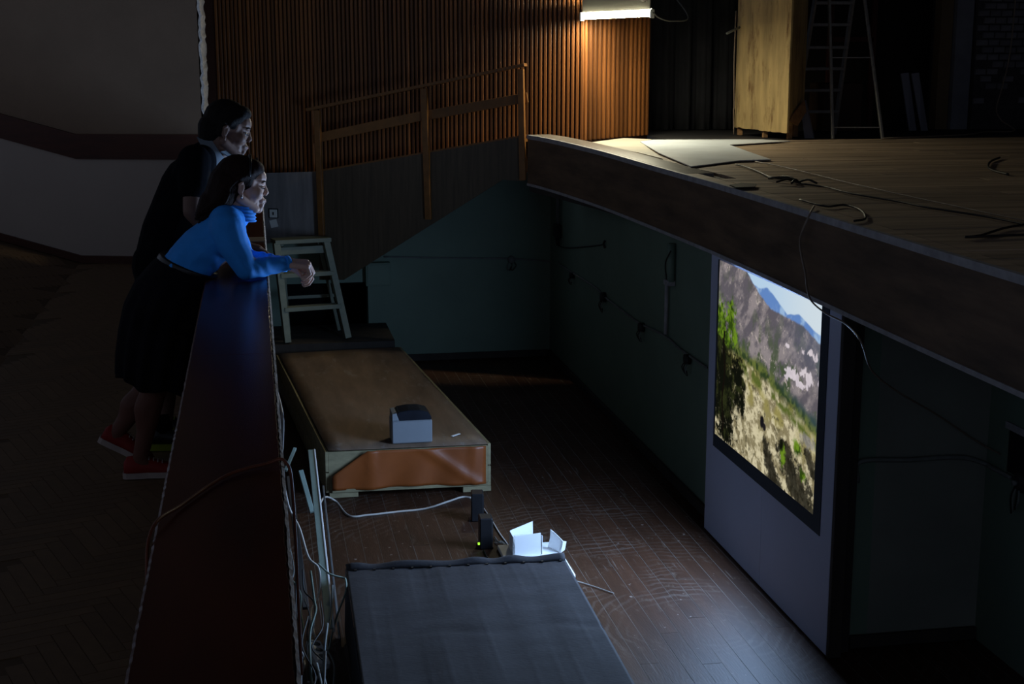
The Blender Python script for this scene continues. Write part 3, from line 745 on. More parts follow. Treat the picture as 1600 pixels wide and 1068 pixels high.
for (tx, ty), (bx_, by_) in (((497, 172), (505, 376)), ((664, 138), (671, 342)), ((815, 108), (818.5, 281))):
    a = on_ramp(tx, ty) + rn * .022; b = on_ramp(bx_, by_) + rn * .022
    bar('post', b, a, 0.055, 0.04, rail_wood, rp, rd)
a = on_ramp(483, 171) + rn * .03; b = on_ramp(823, 101) + rn * .03
bar('handrail', a, b, 0.085, 0.028, rail_wood, rp, rn)
for (x0, y0, x1, y1) in ((488, 217, 663, 180), (667, 180, 824, 152)):
    a = on_ramp(x0, y0) - rn * .008; b = on_ramp(x1, y1) - rn * .008
    bar('middle_rail', a, b, 0.085, 0.02, rail_wood, rp, V(0, 0, 1))
# grey laminate sheet at the foot of the slatted wall with switch plates
g0, g1 = V(0.06, 13.62, 0.05), V(0.57, 13.42, 0.05)
gs = prism('grey_sheet', [g0, g1, g1 + V(0, 0, .685), g0 + V(0, 0, .66)], V(0.1, .24, 0) * .06, grey_sheet)
tag(gs, 'shiny grey laminate sheet below the slats beside the ramp', 'panel')
gn = V((g1 - g0).y, -(g1 - g0).x, 0).normalized(); gd = (g1 - g0).normalized()
def on_sheet(px, py): d = ray(px, py); t = (g0 - CAM).dot(gn) / d.dot(gn); return CAM + d * t
sw = thing('light_switch', on_sheet(428, 339), 'square pale switch plate on the grey sheet, the upper one', 'switch')
c = on_sheet(428, 333) + gn * .008
obox('frame', c, gd * .045, gn * .006, V(0, 0, .045), box_black, sw, .002)
obox('plate', c + gn * .007, gd * .038, gn * .004, V(0, 0, .038), switch_w, sw, .002)
obox('rocker', c + gn * .012, gd * .006, gn * .004, V(0, 0, .014), box_black, sw)
c = on_sheet(428, 349) + gn * .004
R = Matrix.Rotation(0.25, 3, gn)
tag(obox('paper_note', c, R @ (gd * .036), gn * .002, R @ V(0, 0, .036), switch_w), 'small tilted paper square below the switch plate', 'note')

# ================================================================== STEP LADDER IN THE PIT
LZ = -0.80
lnd = box('landing', 0.06, 1.22, 12.93, 13.84, PIT + .004, LZ, dark_timber); tag(lnd, 'low dark landing platform below the step ladder', 'platform')
sl = thing('step_ladder', (0.5, 13.15, LZ), 'small pale green wooden step ladder standing on the dark landing', 'ladder')
fl_b, fr_b = V(0.235, 12.98, LZ + .010), V(0.795, 13.10, LZ + .010)
fl_t, fr_t = V(0.165, 13.10, 0.115), V(0.62, 13.20, 0.115)
sdv = (fr_b - fl_b).normalized()
bar('side_rail', fl_b, fl_t, .058, .075, ladder_green, sl, sdv); bar('side_rail', fr_b, fr_t, .058, .075, ladder_green, sl, sdv)
def rl(t): return lerp(fl_b, fl_t, t), lerp(fr_b, fr_t, t)
for t in (0.335, 0.675):
    a, b = rl(t); bar('tread', a, b, .040, .10, ladder_green, sl, V(0, 0, 1))
a, b = fl_t + sdv * -.03 + V(0, .06, .01), fr_t + sdv * .03 + V(0, .06, .01)
bar('top_step', a, b, .038, .20, ladder_green, sl, V(0, 0, 1))
a, b = fl_t + V(0, .02, -.05), fr_t + V(0, .02, -.05)
bar('apron', a + V(0, .0, -.03), b + V(0, 0, -.03), .07, .016, ladder_green, sl, V(0, 0, 1))
for a, b in ((V(.26, 13.48, LZ + .003), fl_t + V(.05, .10, -.02)), (V(.74, 13.54, LZ + .003), fr_t + V(-.06, .10, -.02))):
    bar('rear_leg', a, b, .03, .035, ladder_green, sl, sdv)
bar('rear_brace', V(.26, 13.43, -.45), V(.73, 13.49, -.45), .03, .018, ladder_green, sl, V(0, 0, 1))
# small cupboard on the pit wall, boxes and cables
cb = thing('wall_box', at_y(595, 445, PY), 'teal painted electrical box on the pit end wall under the ramp', 'electrical box')
a = at_y(572, 447, PY - .09); b = at_y(610, 410, PY - .09)
box('case', a.x, b.x, PY - .10, PY - .002, a.z, b.z, pit_teal, cb, .004); box('lid', a.x + .015, b.x - .015, PY - .108, PY - .101, a.z + .015, b.z - .015, pit_teal, cb, .002)
RX = 2.878
jb = thing('junction_box', at_x(872, 370, RX), 'black junction box with pipes in the pit corner below the stage', 'junction box')
c = at_x(871, 358, RX - .03); box('case', c.x - .03, RX - .001, c.y - .07, c.y + .07, c.z - .08, c.z + .05, cable_black, jb, .01)
prism('funnel', [c + V(-.02, -.04, -.08), c + V(-.02, .04, -.08), c + V(-.01, .01, -.16), c + V(-.01, -.01, -.16)], (.03, 0, 0), cable_black, jb)
for dy in (-.03, .0, .03): tube('pipe', [c + V(0, dy, .05), V(c.x, c.y + dy, .64)], .009, cable_grey, jb, 6, 2)
def wall_cable(name, pxs, m, r, label, cat='cable', x=RX):
    return tag(tube(name, [at_x(px, py, x - r) for px, py in pxs], r, m), label, cat)
wall_cable('wall_cable', [(872, 411), (893, 425), (930, 449), (944, 463), (975, 487), (1000, 505), (1038, 524), (1060, 543), (1078, 556), (1104, 574)], cable_grey, .009, 'grey cable running along the pit wall under the stage')
tag(tube('wall_cable', [at_y(600, 401, PY - .01), at_y(700, 403, PY - .01), at_y(798, 404, PY - .01), at_y(868, 409, PY - .01)], .009, cable_grey), 'grey cable running across the pit end wall', 'cable')
wall_cable('short_wire', [(872, 384), (885, 387), (905, 386), (935, 383), (944, 381)], cable_black, .006, 'short black wire ending in a hook on the pit wall', 'wire')
tag(tube('wire_hook', [at_x(945, 376, RX - .012), at_x(943, 381, RX - .018), at_x(945, 387, RX - .012)], .009, cable_black), 'small black clip at the end of the short wire', 'clip')
for i, (px, py, s, lab) in enumerate(((799, 405, 1.0, 'round wall socket on the pit end wall'), (895, 430, .8, 'first small socket along the pit wall cable'), (944, 464, 1.2, 'big black socket with dangling wires on the pit wall'), (1004, 511, 1.0, 'socket with loose wires nearer the pipe on the pit wall'), (1076, 561, 1.0, 'socket with wire loops next to the screen board'))):
    p = at_y(px, py, PY - .012) if i == 0 else at_x(px, py, RX - .012)
    nrm = V(0, -1, 0) if i == 0 else V(-1, 0, 0); tg = V(1, 0, 0) if i == 0 else V(0, 1, 0)
    so = thing('wall_socket', p, lab, 'socket')
    tube('body', [p + nrm * -.010, p + nrm * .03], .036 * s, cable_black if i else cable_grey, so, 12, 2)
    for q in range(3):
        a = p + tg * (q - 1) * .022 * s + nrm * .015
        tube('loose_wire', [a + V(0, 0, -.02), a + nrm * .02 + tg * .02 * (q - 1) + V(0, 0, -.06 * s), a + tg * random.uniform(-.03, .03) + V(0, 0, -.11 * s), a + tg * .03 * (1 - q) + V(0, 0, -.08 * s)], .004, cable_black if q else cable_grey, so, 5, 5)
pp = thing('conduit_pipe', at_x(1046, 525, RX), 'pale vertical conduit pipe on the pit wall left of the screen', 'pipe')
tube('pipe', [at_x(1049, 380, RX - .03), at_x(1048, 440, RX - .03)], .028, pit_teal, pp, 10, 2)
tube('pipe', [at_x(1042, 440, RX - .02), at_x(1040, 522, RX - .02)], .014, trim_grey, pp, 8, 2)
c = at_x(1046, 441, RX - .03); box('coupling', c.x - .03, RX - .001, c.y - .05, c.y + .05, c.z - .02, c.z + .02, trim_grey, pp, .004)
tube('loop_wire', [at_x(1048, 392, RX - .06), at_x(1040, 410, RX - .06), at_x(1041, 432, RX - .05), at_x(1044, 445, RX - .03)], .005, cable_black, pp)
# niche on the right: vent hole, bell with wires, cable
NX = 3.66
vt = thing('vent_hole', at_x(1590, 740, NX), 'square black vent hole in the niche wall at the right edge', 'vent')
a = at_x(1574, 735, NX); b = at_x(1577, 669, NX); y1_ = at_x(1612, 740, NX).y
box('void', NX - .004, NX - .0005, y1_, a.y, a.z, b.z, void_m, vt)
box('frame_top', NX - .012, NX - .0005, y1_, a.y + .03, b.z, b.z + .035, trim_grey, vt); box('frame_side', NX - .012, NX - .0005, a.y, a.y + .025, a.z - .03, b.z, pit_teal, vt)
be = thing('wall_bell', at_x(1590, 765, NX), 'black round bell with hanging wires below the vent hole', 'bell')
c = at_x(1588, 754, NX - .04)
tube('dome', [c + V(.04, 0, 0), c + V(.012, 0, 0), c], [.055, .05, .03], cable_black, be, 14, 4)
tube('hub', [c, c + V(-.02, 0, 0)], .015, cable_grey, be, 8, 2)
for q in range(4):
    a = c + V(0, -.03 + .015 * q, -.03); tube('hanging_wire', [a, a + V(-.01, .01 * q - .02, -.05), a + V(.0, .012, -.09 - .015 * q)], .005, cable_black if q % 2 else cable_grey, be, 5, 5)
tag(tube('niche_cable', [V(2.95, 6.505, -.30), at_y(1345, 721, 6.50), at_y(1420, 718, 6.50), at_y(1500, 714, 6.50), V(NX - .02, 6.49, -.235), at_x(1550, 730, NX - .02), at_x(1580, 746, NX - .02)], .012, cable_grey), 'thick grey cable crossing the niche to the bell', 'cable')
tag(tube('draped_wire', [at_x(1272, 328, 2.80) + V(0, 0, .02), at_x(1266, 333, 2.725), at_x(1253, 362, 2.72), at_x(1250, 385, 2.72), at_x(1258, 425, 2.725), at_x(1261, 450, 2.72), at_x(1268, 470, 2.71), at_x(1290, 489, 2.70), at_x(1320, 505, 2.72), at_y(1345, 533, 5.8), at_y(1362, 578, 6.1), at_y(1400, 610, 6.2), at_y(1460, 645, 6.35), at_y(1520, 685, 6.46), at_x(1545, 700, NX - .015), at_x(1562, 709, NX - .015)], .0048, cable_tan, None, 6, 10), 'thin tan wire draped from the stage edge across the niche', 'wire')

# ================================================================== THINGS ON THE STAGE
def floor_sheet(name, pts, m, label, z, lift=()):
    P_ = [at_z(px, py, STAGE + z) for px, py in pts]
    o = prism(name, P_, (0, 0, .006), m); return tag(o, label, 'board sheet')
floor_sheet('hardboard_sheet', [(1000, 222.0), (1030, 240), (1080, 261), (1120, 256), (1155, 251.5), (1205, 250), (1170, 238), (1140, 227), (1235, 221), (1190, 218.6), (1020, 219)], hardboard, 'pale hardboard sheet lying bent on the lit stage floor', .010)
floor_sheet('fibreboard_sheet', [(925, 223), (962, 232), (1000, 240), (1036, 249), (1000, 222.5), (1018, 218.6), (975, 216.4)], hardboard2, 'buff fibreboard sheet lying by the slatted corner on stage', .003)
def on_stage(px, py): return at_z(px, py, STAGE + .012)
tag(tube('stage_cable', [on_stage(*p) for p in ((1150, 257), (1163, 260), (1185, 268), (1205, 277), (1230, 280), (1250, 286), (1290, 292), (1330, 302), (1400, 314), (1450, 324), (1540, 338), (1610, 352))], .006, cable_black), 'long black cable running over the stage boards', 'cable')
tag(tube('thin_cord', [on_stage(*p) for p in ((1180, 252), (1230, 262), (1320, 284), (1400, 302), (1480, 319), (1560, 336), (1610, 346))], .004, cable_tan), 'thin tan cord beside the black cable on stage', 'cord')
tag(tube('stage_cable', [on_stage(*p) for p in ((1610, 349), (1570, 356), (1530, 368), (1508, 370), (1540, 369), (1610, 366))], .006, cable_black), 'black cable doubling back near the right stage edge', 'cable')
tag(tube('curled_wire', [on_stage(*p) for p in ((1250, 312), (1290, 322), (1320, 320), (1345, 328), (1352, 341), (1335, 345))], .006, cable_black), 'curled black wire lying near the stage rim', 'wire')
tag(tube('curled_wire', [on_stage(*p) for p in ((1562, 246), (1548, 252), (1544, 260), (1552, 266), (1575, 272))], .008, cable_black), 'small black wire loop far back on the stage boards', 'wire')
tk = thing('frayed_knot', on_stage(1248, 284), 'frayed black cable knot with splayed ends on the stage', 'cable knot')
for q, (dx, dy) in enumerate(((-.12, .20), (-.03, .26), (.05, -.16), (-.16, -.05), (-.10, -.14))):
    p = on_stage(1248, 284); tube('frayed_end', [p, p + V(dx * .5, dy * .5, .02), p + V(dx, dy, .006)], .007, cable_black, tk, 5, 4)
tag(prism('rubble_chip', [on_stage(1140, 290), on_stage(1158, 287), on_stage(1182, 288), on_stage(1180, 293), on_stage(1150, 294)], (0, 0, .006), cable_black), 'flat dark scrap lying near the stage lip', 'scrap')
# yellow plywood wing with a ragged foot
wg = thing('stage_wing', (4.75, 12.8, STAGE), 'yellow stained plywood wing with a torn ragged foot on stage', 'scenery')
wA, wB_, wC = at_z(1147, 211, STAGE), at_z(1229, 219, STAGE), None
wB = V(wB_.x, wB_.y, STAGE)
wC = at_y(1257, 150, wB.y + 0.42)
def ragged(p, q, zlo, amp, m, name, tk_):
    n = 26; pts = []
    for i in range(n + 1):
        t = i / n; b = lerp(p, q, t)
        pts.append(V(b.x, b.y, zlo(t) + random.uniform(-amp, amp)))
    pts += [V(q.x, q.y, 3.35), V(p.x, p.y, 3.35)]
    return prism(name, pts, tk_, m, wg)
fn = V((wB - wA).y, -(wB - wA).x, 0).normalized() * -1
ragged(wA, wB, lambda t: STAGE + .075 - .015 * t + (.05 if .50 < t < .53 else 0), .006, wing_yellow, 'front_sheet', V(.018, .004, 0))
ragged(wB + V(.002, 0, 0), V(wC.x, wC.y, 0), lambda t: STAGE + .13 + .30 * max(0, t - .35), .012, wing_yellow, 'side_sheet', V(.0, .018, 0))
for p in (lerp(wA, wB, .06), lerp(wA, wB, .55), wB + V(.05, .13, 0), V(wC.x - .10, wC.y + .0, 0)):
    box('frame_post', p.x + .02, p.x + .06, p.y + .02, p.y + .06, STAGE + .002, 3.3, torn, wg)
tube('edge_cord', [V(wA.x - .03, wA.y - .03, 2.2), at_y(1147, 100, wA.y - .04), at_y(1147, 165, wA.y - .05), at_y(1146, 172, wA.y - .04), V(wA.x - .02, wA.y - .05, STAGE + .01)], .006, cable_tan, wg)
tube('peg', [at_y(1136, 52, wA.y - .25), at_y(1157, 42, wA.y - .02)], .012, cable_grey, wg, 6, 2)
prism('torn_flap', [wB + V(.02, .04, .17), wB + V(.10, .12, .24), wB + V(.26, .30, .34), wB + V(.28, .30, .24), wB + V(.14, .14, .12)], V(.012, -.012, 0), torn, wg)
tag(prism('leaning_board', [at_z(1257, 216, STAGE), at_z(1271, 216, STAGE), at_y(1258, 156, 12.75), at_y(1250, 160, 12.75)], (.02, .02, 0), white_board), 'narrow pale board leaning at the foot of the yellow wing', 'board')
# step ladder on the rear stage
al = thing('tall_ladder', (5.4, 12.7, STAGE), 'tall dull aluminium folding ladder standing on the dark rear stage', 'ladder')
def lad(px, py, y): return at_y(px, py, y)
yb0, yt0 = 13.1, 12.75
rl0 = (V(5.10, 13.1, STAGE + .003), lad(1280, -40, 12.75)); rl1 = (V(5.52, 13.1, STAGE + .003), lad(1338, -40, 12.75))
bar('rail', rl0[0], rl0[1], .024, .06, alu, al, V(1, 0, 0)); bar('rail', rl1[0], rl1[1], .024, .06, alu, al, V(1, 0, 0))
for py in (4, 38, 74, 108, 143, 178):
    t = (215 - py) / 255.0; bar('step', lerp(*rl0, t), lerp(*rl1, t), .028, .07, alu, al, V(0, 0, 1))
q0 = (at_z(1301, 217, STAGE + .003), lad(1295, -40, 12.6)); q1 = (at_z(1379, 217, STAGE + .003), lad(1346, -40, 12.6))
bar('prop_leg', q0[0], q0[1], .022, .03, alu, al); bar('prop_leg', q1[0], q1[1], .022, .03, alu, al)
for py in (90, 199):
    t = (217 - py) / 257.0; bar('cross_rod', lerp(*q0, t), lerp(*q1, t), .012, .012, alu, al, V(0, 0, 1))
# two pale boards leaning, red frame, brown cabinet, board and cord at the far right
for i, (xs_, lab) in enumerate((((1408, 1420, 1421, 1432), 'left one of two narrow pale boards leaning on rear stage'), ((1424.5, 1436, 1440, 1450), 'right one of two narrow pale boards leaning on rear stage'))):
    yb_, yt_ = 13.2, 13.62
    a, b = at_z(xs_[2], 204.5, STAGE + .003), at_z(xs_[3], 204, STAGE + .003)
    c_, d_ = at_y(xs_[1], 113.5, a.y + .28), at_y(xs_[0], 115, a.y + .28)
    tag(prism('pale_board', [a, b, c_, d_], (0, .02, 0), white_board), lab, 'board', 'pale boards on the rear stage')
fr = thing('timber_frame', (6.2, 14.0, STAGE), 'dark red timber frame in the gloom behind the tall ladder', 'frame')
bar('upright', V(6.32, 14.1, STAGE + .003), V(6.32, 14.1, 2.6), .05, .05, red_frame, fr); bar('upright', V(5.85, 14.1, STAGE + .003), V(5.85, 14.1, 2.6), .05, .05, red_frame, fr)
bar('crossbar', V(5.85, 14.1, 1.95), V(6.32, 14.1, 1.95), .05, .05, red_frame, fr, V(0, 0, 1))
tag(box('brown_cabinet', 5.55, 5.95, 13.45, 13.85, STAGE + .002, 1.52, brown_box, None, .008), 'dark brown cabinet half hidden behind the tall ladder', 'cabinet')
a, b = at_z(1578, 193, STAGE + .004), at_z(1592, 203, STAGE + .004)
c_, d_ = at_y(1630, 110, a.y + .1), at_y(1618, 100, a.y + .1)
lb = prism('propped_board', [V(a.x, 13.0, STAGE + .003), V(a.x + .17, 13.0, STAGE + .003), V(a.x + .62, 13.3, 1.72), V(a.x + .46, 13.3, 1.76)], (0, .025, 0), white_board)
tag(lb, 'wide pale board propped at the right edge of the rear stage', 'board')
tag(tube('hanging_cord', [at_y(1589, -30, 13.3), at_y(1584, 30, 13.3), at_y(1577, 90, 13.3), at_y(1565, 140, 13.25), at_y(1557, 170, 13.2), at_y(1565, 188, 13.1), at_z(1585, 204, STAGE + .012), at_z(1540, 206, STAGE + .012), at_z(1500, 211, STAGE + .012), at_z(1380, 216, STAGE + .012)], .007, cable_tan), 'pale cord hanging before the brick pier and trailing on stage', 'cord')

# ================================================================== PLATFORMS IN THE PIT
def platform(name, P4, z, h, label):
    """P4: front-left, front-right, back-right, back-left corners"""
    return thing(name, (P4[0] + P4[1] + P4[2] + P4[3]) / 4 * 1.0 + V(0, 0, 0), label, 'platform')
FL, FR, BR, BL_ = V(.425, 9.52, PLAT), V(1.535, 9.50, PLAT), V(1.25, 12.90, PLAT), V(.15, 12.80, PLAT)
p1 = thing('far_platform', (0.85, 11.2, PIT), 'low timber platform with worn brown covering and draped front', 'platform')
dx = (FR - FL).normalized(); dy = (BR - FR).normalized(); dyl = (BL_ - FL).normalized()
n = 12; rows = []
for j in range(n + 1):
    a = lerp(FL, BL_, j / n); b = lerp(FR, BR, j / n)
    rows.append([lerp(a, b, i / 10) + V(0, 0, .004 * math.sin(i * 1.9 + j * .7) * (0 < j < n)) for i in range(11)])
sheet('covering', rows, plat_top, p1, .006)
def edge_board(p, q, z0, z1, inn, th, m, name='side_board', par=None):
    return prism(name, [V(p.x, p.y, z0), V(q.x, q.y, z0), V(q.x, q.y, z1), V(p.x, p.y, z1)], inn * th, m, par or p1, .002)
edge_board(FR, BR, PLAT - .15, PLAT + .006, V(1, 0, 0), .022, plat_pine)
edge_board(FR, BR, PIT + .04, PLAT - .158, V(1, 0, 0), .022, plat_pine)
edge_board(FL, BL_, PLAT - .15, PLAT - .006, V(-1, 0, 0), .022, plat_pine)
edge_board(FL, BL_, PIT + .04, PLAT - .158, V(-1, 0, 0), .022, plat_pine)
edge_board(BL_, BR, PIT + .04, PLAT - .006, V(0, 1, 0), .022, plat_pine, 'back_board')
edge_board(FL, FR, PIT + .045, PLAT - .008, V(0, 1, 0), .022, plat_pine, 'front_board')
edge_board(FL + V(.02, -.022, 0), FR + V(0, -.022, 0), PIT + .045, PIT + .068, V(0, 1, 0), .020, plat_pine, 'bottom_batten')
box('foot_block', FR.x - .18, FR.x + .02, FR.y - .02, FR.y + .10, PIT + .003, PIT + .043, plat_pine, p1, .003)
box('foot_block', FL.x + .0, FL.x + .20, FL.y - .01, FL.y + .10, PIT + .003, PIT + .043, plat_pine, p1, .003)
box('foot_block', .55, .75, 12.5, 12.6, PIT + .003, PIT + .043, plat_pine, p1, .003)
# leatherette front: hangs from the top edge, left upper corner torn away
rows = []
for j in range(15):
    v = j / 14; row = []
    for i in range(31):
        u = i / 30
        ul = 0.23 - 0.23 * min(1, v / .62) if v < .62 else 0.0
        uu = ul + (1 - ul) * u
        p = lerp(FL, FR, 0.02 + .965 * uu)
        z = PLAT - .002 - (.272 + .006 * math.sin(uu * 9)) * v
        f = .010 + .012 * math.sin(uu * 23 + v * 2) * v + .016 * math.exp(-((uu - .60 - .35 * v) / .05) ** 2) + .02 * math.exp(-((uu - .25) / .02) ** 2) * (.4 + .6 * (1 - v)) + .014 * math.exp(-((uu - .93) / .03) ** 2)
        row.append(V(p.x, p.y - .018 - f, z))
    rows.append(row)
sheet('leatherette_drape', rows, drape_brown, p1, .002)
# near platform covered by canvas
p2 = thing('near_platform', (0.95, 5.5, PIT), 'low platform under a dark blue-grey canvas cover nearest the camera', 'platform')
NA, NB = V(.40, 7.22, 0), V(1.575, 7.17, 0)
NC, ND = V(1.50, 3.3, 0), V(.34, 3.3, 0)
rows = []
for j in range(101):
    t = j / 100; a = lerp(NA, ND, t); b = lerp(NB, NC, t); row = []
    for i in range(101):
        u = i / 100; p = lerp(a, b, u)
        z = PLAT + .002 + .0016 * math.sin(u * 34) * math.sin(t * 11 + u * 3) + .002 * math.sin(u * 13 + t * 7)
        z -= .006 * math.exp(-((t - .235 - .01 * math.sin(u * 14)) / .008) ** 2) * (.4 + .6 * math.sin(u * 5) ** 2)
        z += sum(.0011 * (.3 + math.sin(t * 9 + c0 * 40) ** 2) * math.exp(-((u - c0 - .008 * math.sin(t * 5 + c0 * 9)) / .006) ** 2) for c0 in (.07, .14, .27, .35, .42, .53, .65, .74, .82, .92))
        row.append(V(p.x, p.y, z))
    rows.append(row)
sheet('canvas_cover', rows, canvas, p2, .004)
# rolled hem at the far end
rows = []
for j in range(7):
    t = j / 6; row = []
    for i in range(41):
        u = i / 40; p = lerp(NA, NB, u)
        w = .5 + .5 * math.sin(u * 26 + 1.3 * math.sin(u * 9))
        row.append(V(p.x, p.y + .0 + .085 * t - .05, PLAT + .007 + .030 * math.sin(t * math.pi) * (.45 + .55 * w)))
    rows.append(row)
sheet('rolled_hem', rows, canvas, p2, .003)
def side_canvas(p, q, out):
    rows = []
    for j in range(7):
        v = j / 6; rows.append([V(lerp(p.x, q.x, i / 40) + out * (.004 + .010 * v + .006 * math.sin(i * .9) * v), lerp(p.y, q.y, i / 40), PLAT + .003 - (PLAT - PIT - .03) * v) for i in range(41)])
    return sheet('hanging_canvas', rows, canvas, p2, .003)
side_canvas(NB, NC, 1.0); side_canvas(NA, ND, -1.0)
box('frame', .43, 1.48, 3.35, 7.13, PIT + .003, PLAT - .012, dark_timber, p2)
for i in range(12):
    p = lerp(NA, NB, .04 + .085 * i); obox('tack', V(p.x, p.y - .055, PLAT + .010), V(.006, 0, 0), V(0, .006, 0), V(0, 0, .004), cable_black, p2)

# ---- grey machine on the far platform
gb_ = thing('grey_box', (1.015, 9.66, PLAT), 'grey plastic box with a rounded black lid on the far platform', 'machine')
gx0, gx1, gy0, gy1, gz0, gz1 = .872, 1.155, 9.575, 9.775, PLAT + .0125, PLAT + .175
box('body', gx0, gx1, gy0, gy1, gz0, gz1, box_grey, gb_, .008)
prof = [(gx0 + .055, 0), (gx0 + .035, .045), (gx0 + .05, .062), (gx0 + .12, .072), (gx0 + .2, .07), (gx1 - .03, .055), (gx1 - .004, .02), (gx1 - .004, 0)]
prism('lid', [V(x, gy0 + .006, gz1 + z + .001) for x, z in prof], (0, .185, 0), box_black, gb_, .004)
prism('corner_block', [V(gx0 + .004, gy0 + .006, gz1 + .001), V(gx0 + .052, gy0 + .006, gz1 + .001), V(gx0 + .034, gy0 + .006, gz1 + .055), V(gx0 + .004, gy0 + .006, gz1 + .05)], (0, .185, 0), box_grey, gb_, .003)
obox('button', V(gx0 + .03, gy0 + .02, gz1 + .056), V(.007, 0, 0), V(0, .007, 0), V(0, 0, .003), steel, gb_)
c = at_z(712, 679, PLAT + .012); tag(obox('tape_scrap', c, V(.032, .03, 0), V(-.006, .008, 0), V(0, 0, .002), paper_w), 'scrap of white tape on the far platform right of the grey box', 'scrap')

# ---- speakers
def speaker(px, py, hgt, label, led, rz=0.0):
    p = at_z(px, py, PIT + .002)
    sp = thing('desk_speaker', p, label, 'speaker', 'desk speakers on the pit floor')
    w, d, h = .040, .055, hgt
    R = Matrix.Rotation(rz, 3, 'Z')
    bm = bmesh.new(); bm_box(bm, p + V(0, 0, h / 2) + R @ V(0, d, 0), R @ V(w, 0, 0), R @ V(0, d, 0), R @ V(0, 0, h / 2) + V(0, .0, 0), .006)
    from_bm('cabinet', bm, speaker_black, sp)
    obox('grille', p + V(0, 0, h * .58) + R @ V(w + .002, d, 0), R @ V(.002, 0, 0), R @ V(0, d * .85, 0), V(0, 0, h * .36), cable_black, sp)
    obox('foot', p + V(0, 0, .004) + R @ V(-.004, d, 0), R @ V(w + .008, 0, 0), R @ V(0, d * .8, 0), V(0, 0, .006), speaker_black, sp)
    if led:
        obox('power_light', p + R @ V(-w - .006, .012, 0) + V(0, 0, .036), V(.006, 0, 0), V(0, .006, 0), V(0, 0, .006), emit('led_green', (.35, .8, .05), 1.4), sp)
        tube('knob', [p + R @ V(-w, .03, 0) + V(0, 0, .03), p + R @ V(-w - .014, .03, 0) + V(0, 0, .03)], .012, speaker_black, sp, 10, 2)
    return sp
speaker(746, 815, .190, 'slim black desk speaker farther back by the platform corner', False, -.12)
speaker(760, 858, .200, 'slim black desk speaker with a green light, nearer the projector', True, -.05)

# ---- projector nest of white plastic and paper
pj = thing('projector', (1.60, 8.22, PIT), 'white projector between folded paper baffles beside the near platform', 'projector')
q = lambda px, py: at_z(px, py, PIT + .004)
b0, b1 = at_z(800, 868, PIT + .004), at_z(846, 868, PIT + .004)
box('base_tray', 1.40, 1.76, 8.04, 8.30, PIT + .003, PIT + .030, white_plastic, pj, .004)
box('body', 1.49, 1.64, 8.11, 8.25, PIT + .031, PIT + .110, white_plastic, pj, .008)
prism('front_baffle', [V(1.470, 8.065, PIT + .031), V(1.632, 8.075, PIT + .031), V(1.630, 8.075, PIT + .172), V(1.466, 8.065, PIT + .162)], (0, .004, 0), paper_w, pj)
prism('rear_baffle', [V(1.470, 8.27, PIT + .031), V(1.625, 8.29, PIT + .031), V(1.622, 8.29, PIT + .175), V(1.476, 8.27, PIT + .130)], (0, .004, 0), paper_w, pj)
prism('side_baffle', [V(1.458, 8.072, PIT + .031), V(1.466, 8.268, PIT + .031), V(1.472, 8.268, PIT + .128), V(1.456, 8.072, PIT + .160)], (.004, 0, 0), paper_w, pj)
prism('side_baffle', [V(1.640, 8.085, PIT + .031), V(1.645, 8.20, PIT + .031), V(1.645, 8.20, PIT + .12), V(1.640, 8.085, PIT + .15)], (.004, 0, 0), paper_w, pj)
rows = []
for j in range(11):
    t = j / 10
    rows.append([V(1.700 + .012 * math.sin(t * 2.6) + .055 * (i / 6) + .010 * t * t, 8.20 - .11 * (i / 6) ** 1.6, PIT + .031 + (.118 - .040 * (i / 6)) * t) for i in range(7)])
sheet('curved_flap', rows, white_plastic, pj, .005)
prism('flap_end', [V(1.758, 8.088, PIT + .031), V(1.790, 8.13, PIT + .031), V(1.800, 8.13, PIT + .085), V(1.772, 8.088, PIT + .105)], (.004, .006, 0), white_plastic, pj)
tube('lens', [V(1.640, 8.22, PIT + .085), V(1.668, 8.22, PIT + .09)], .020, box_black, pj, 12, 2)
wb_ = thing('white_case', (1.66, 7.75, PIT), 'flat white plastic case on the pit floor beside the canvas platform', 'case')
box('body', 1.598, 1.735, 7.57, 7.905, PIT + .003, PIT + .092, white_plastic, wb_, .010); box('logo_plate', 1.700, 1.714, 7.66, 7.70, PIT + .0925, PIT + .0935, box_grey, wb_)
# cables on the pit floor
pz = lambda px, py, z=.006: at_z(px, py, PIT + z)
tag(tube('floor_cable', [pz(498, 790, .10), pz(508, 776, .10), pz(525, 783), pz(545, 805), pz(575, 804), pz(620, 799), pz(665, 794), pz(700, 783), pz(722, 776), pz(736, 777)], .007, cable_white), 'white cable snaking over the pit floor before the far platform', 'cable')
tag(tube('speaker_lead', [pz(755, 793), pz(768, 812), pz(780, 832), pz(793, 850)], .005, cable_white), 'straight white lead from the rear speaker to the projector', 'cable')
kn = thing('lead_bundle', pz(782, 845), 'small tangle of grey leads between speaker and projector', 'cables')
for i in range(4):
    tube('lead', [pz(773, 838 + i * 3), pz(779 + i, 846 + i, .02), pz(784 + i, 845 + 2 * i, .025), pz(792, 852 + i * 2)], .004, cable_white if i % 2 else cable_grey, kn, 5, 5)
tag(tube('floor_cable', [pz(756, 859), pz(760, 868), pz(766, 876), pz(768, 890)], .004, cable_black), 'thin black lead from the front speaker to the canvas platform', 'cable')
tag(tube('floor_cable', [V(1.745, 7.70, PIT + .006), V(1.84, 7.58, PIT + .006), V(1.93, 7.45, PIT + .006)], .003, cable_white), 'fine white lead trailing from the white case', 'cable')

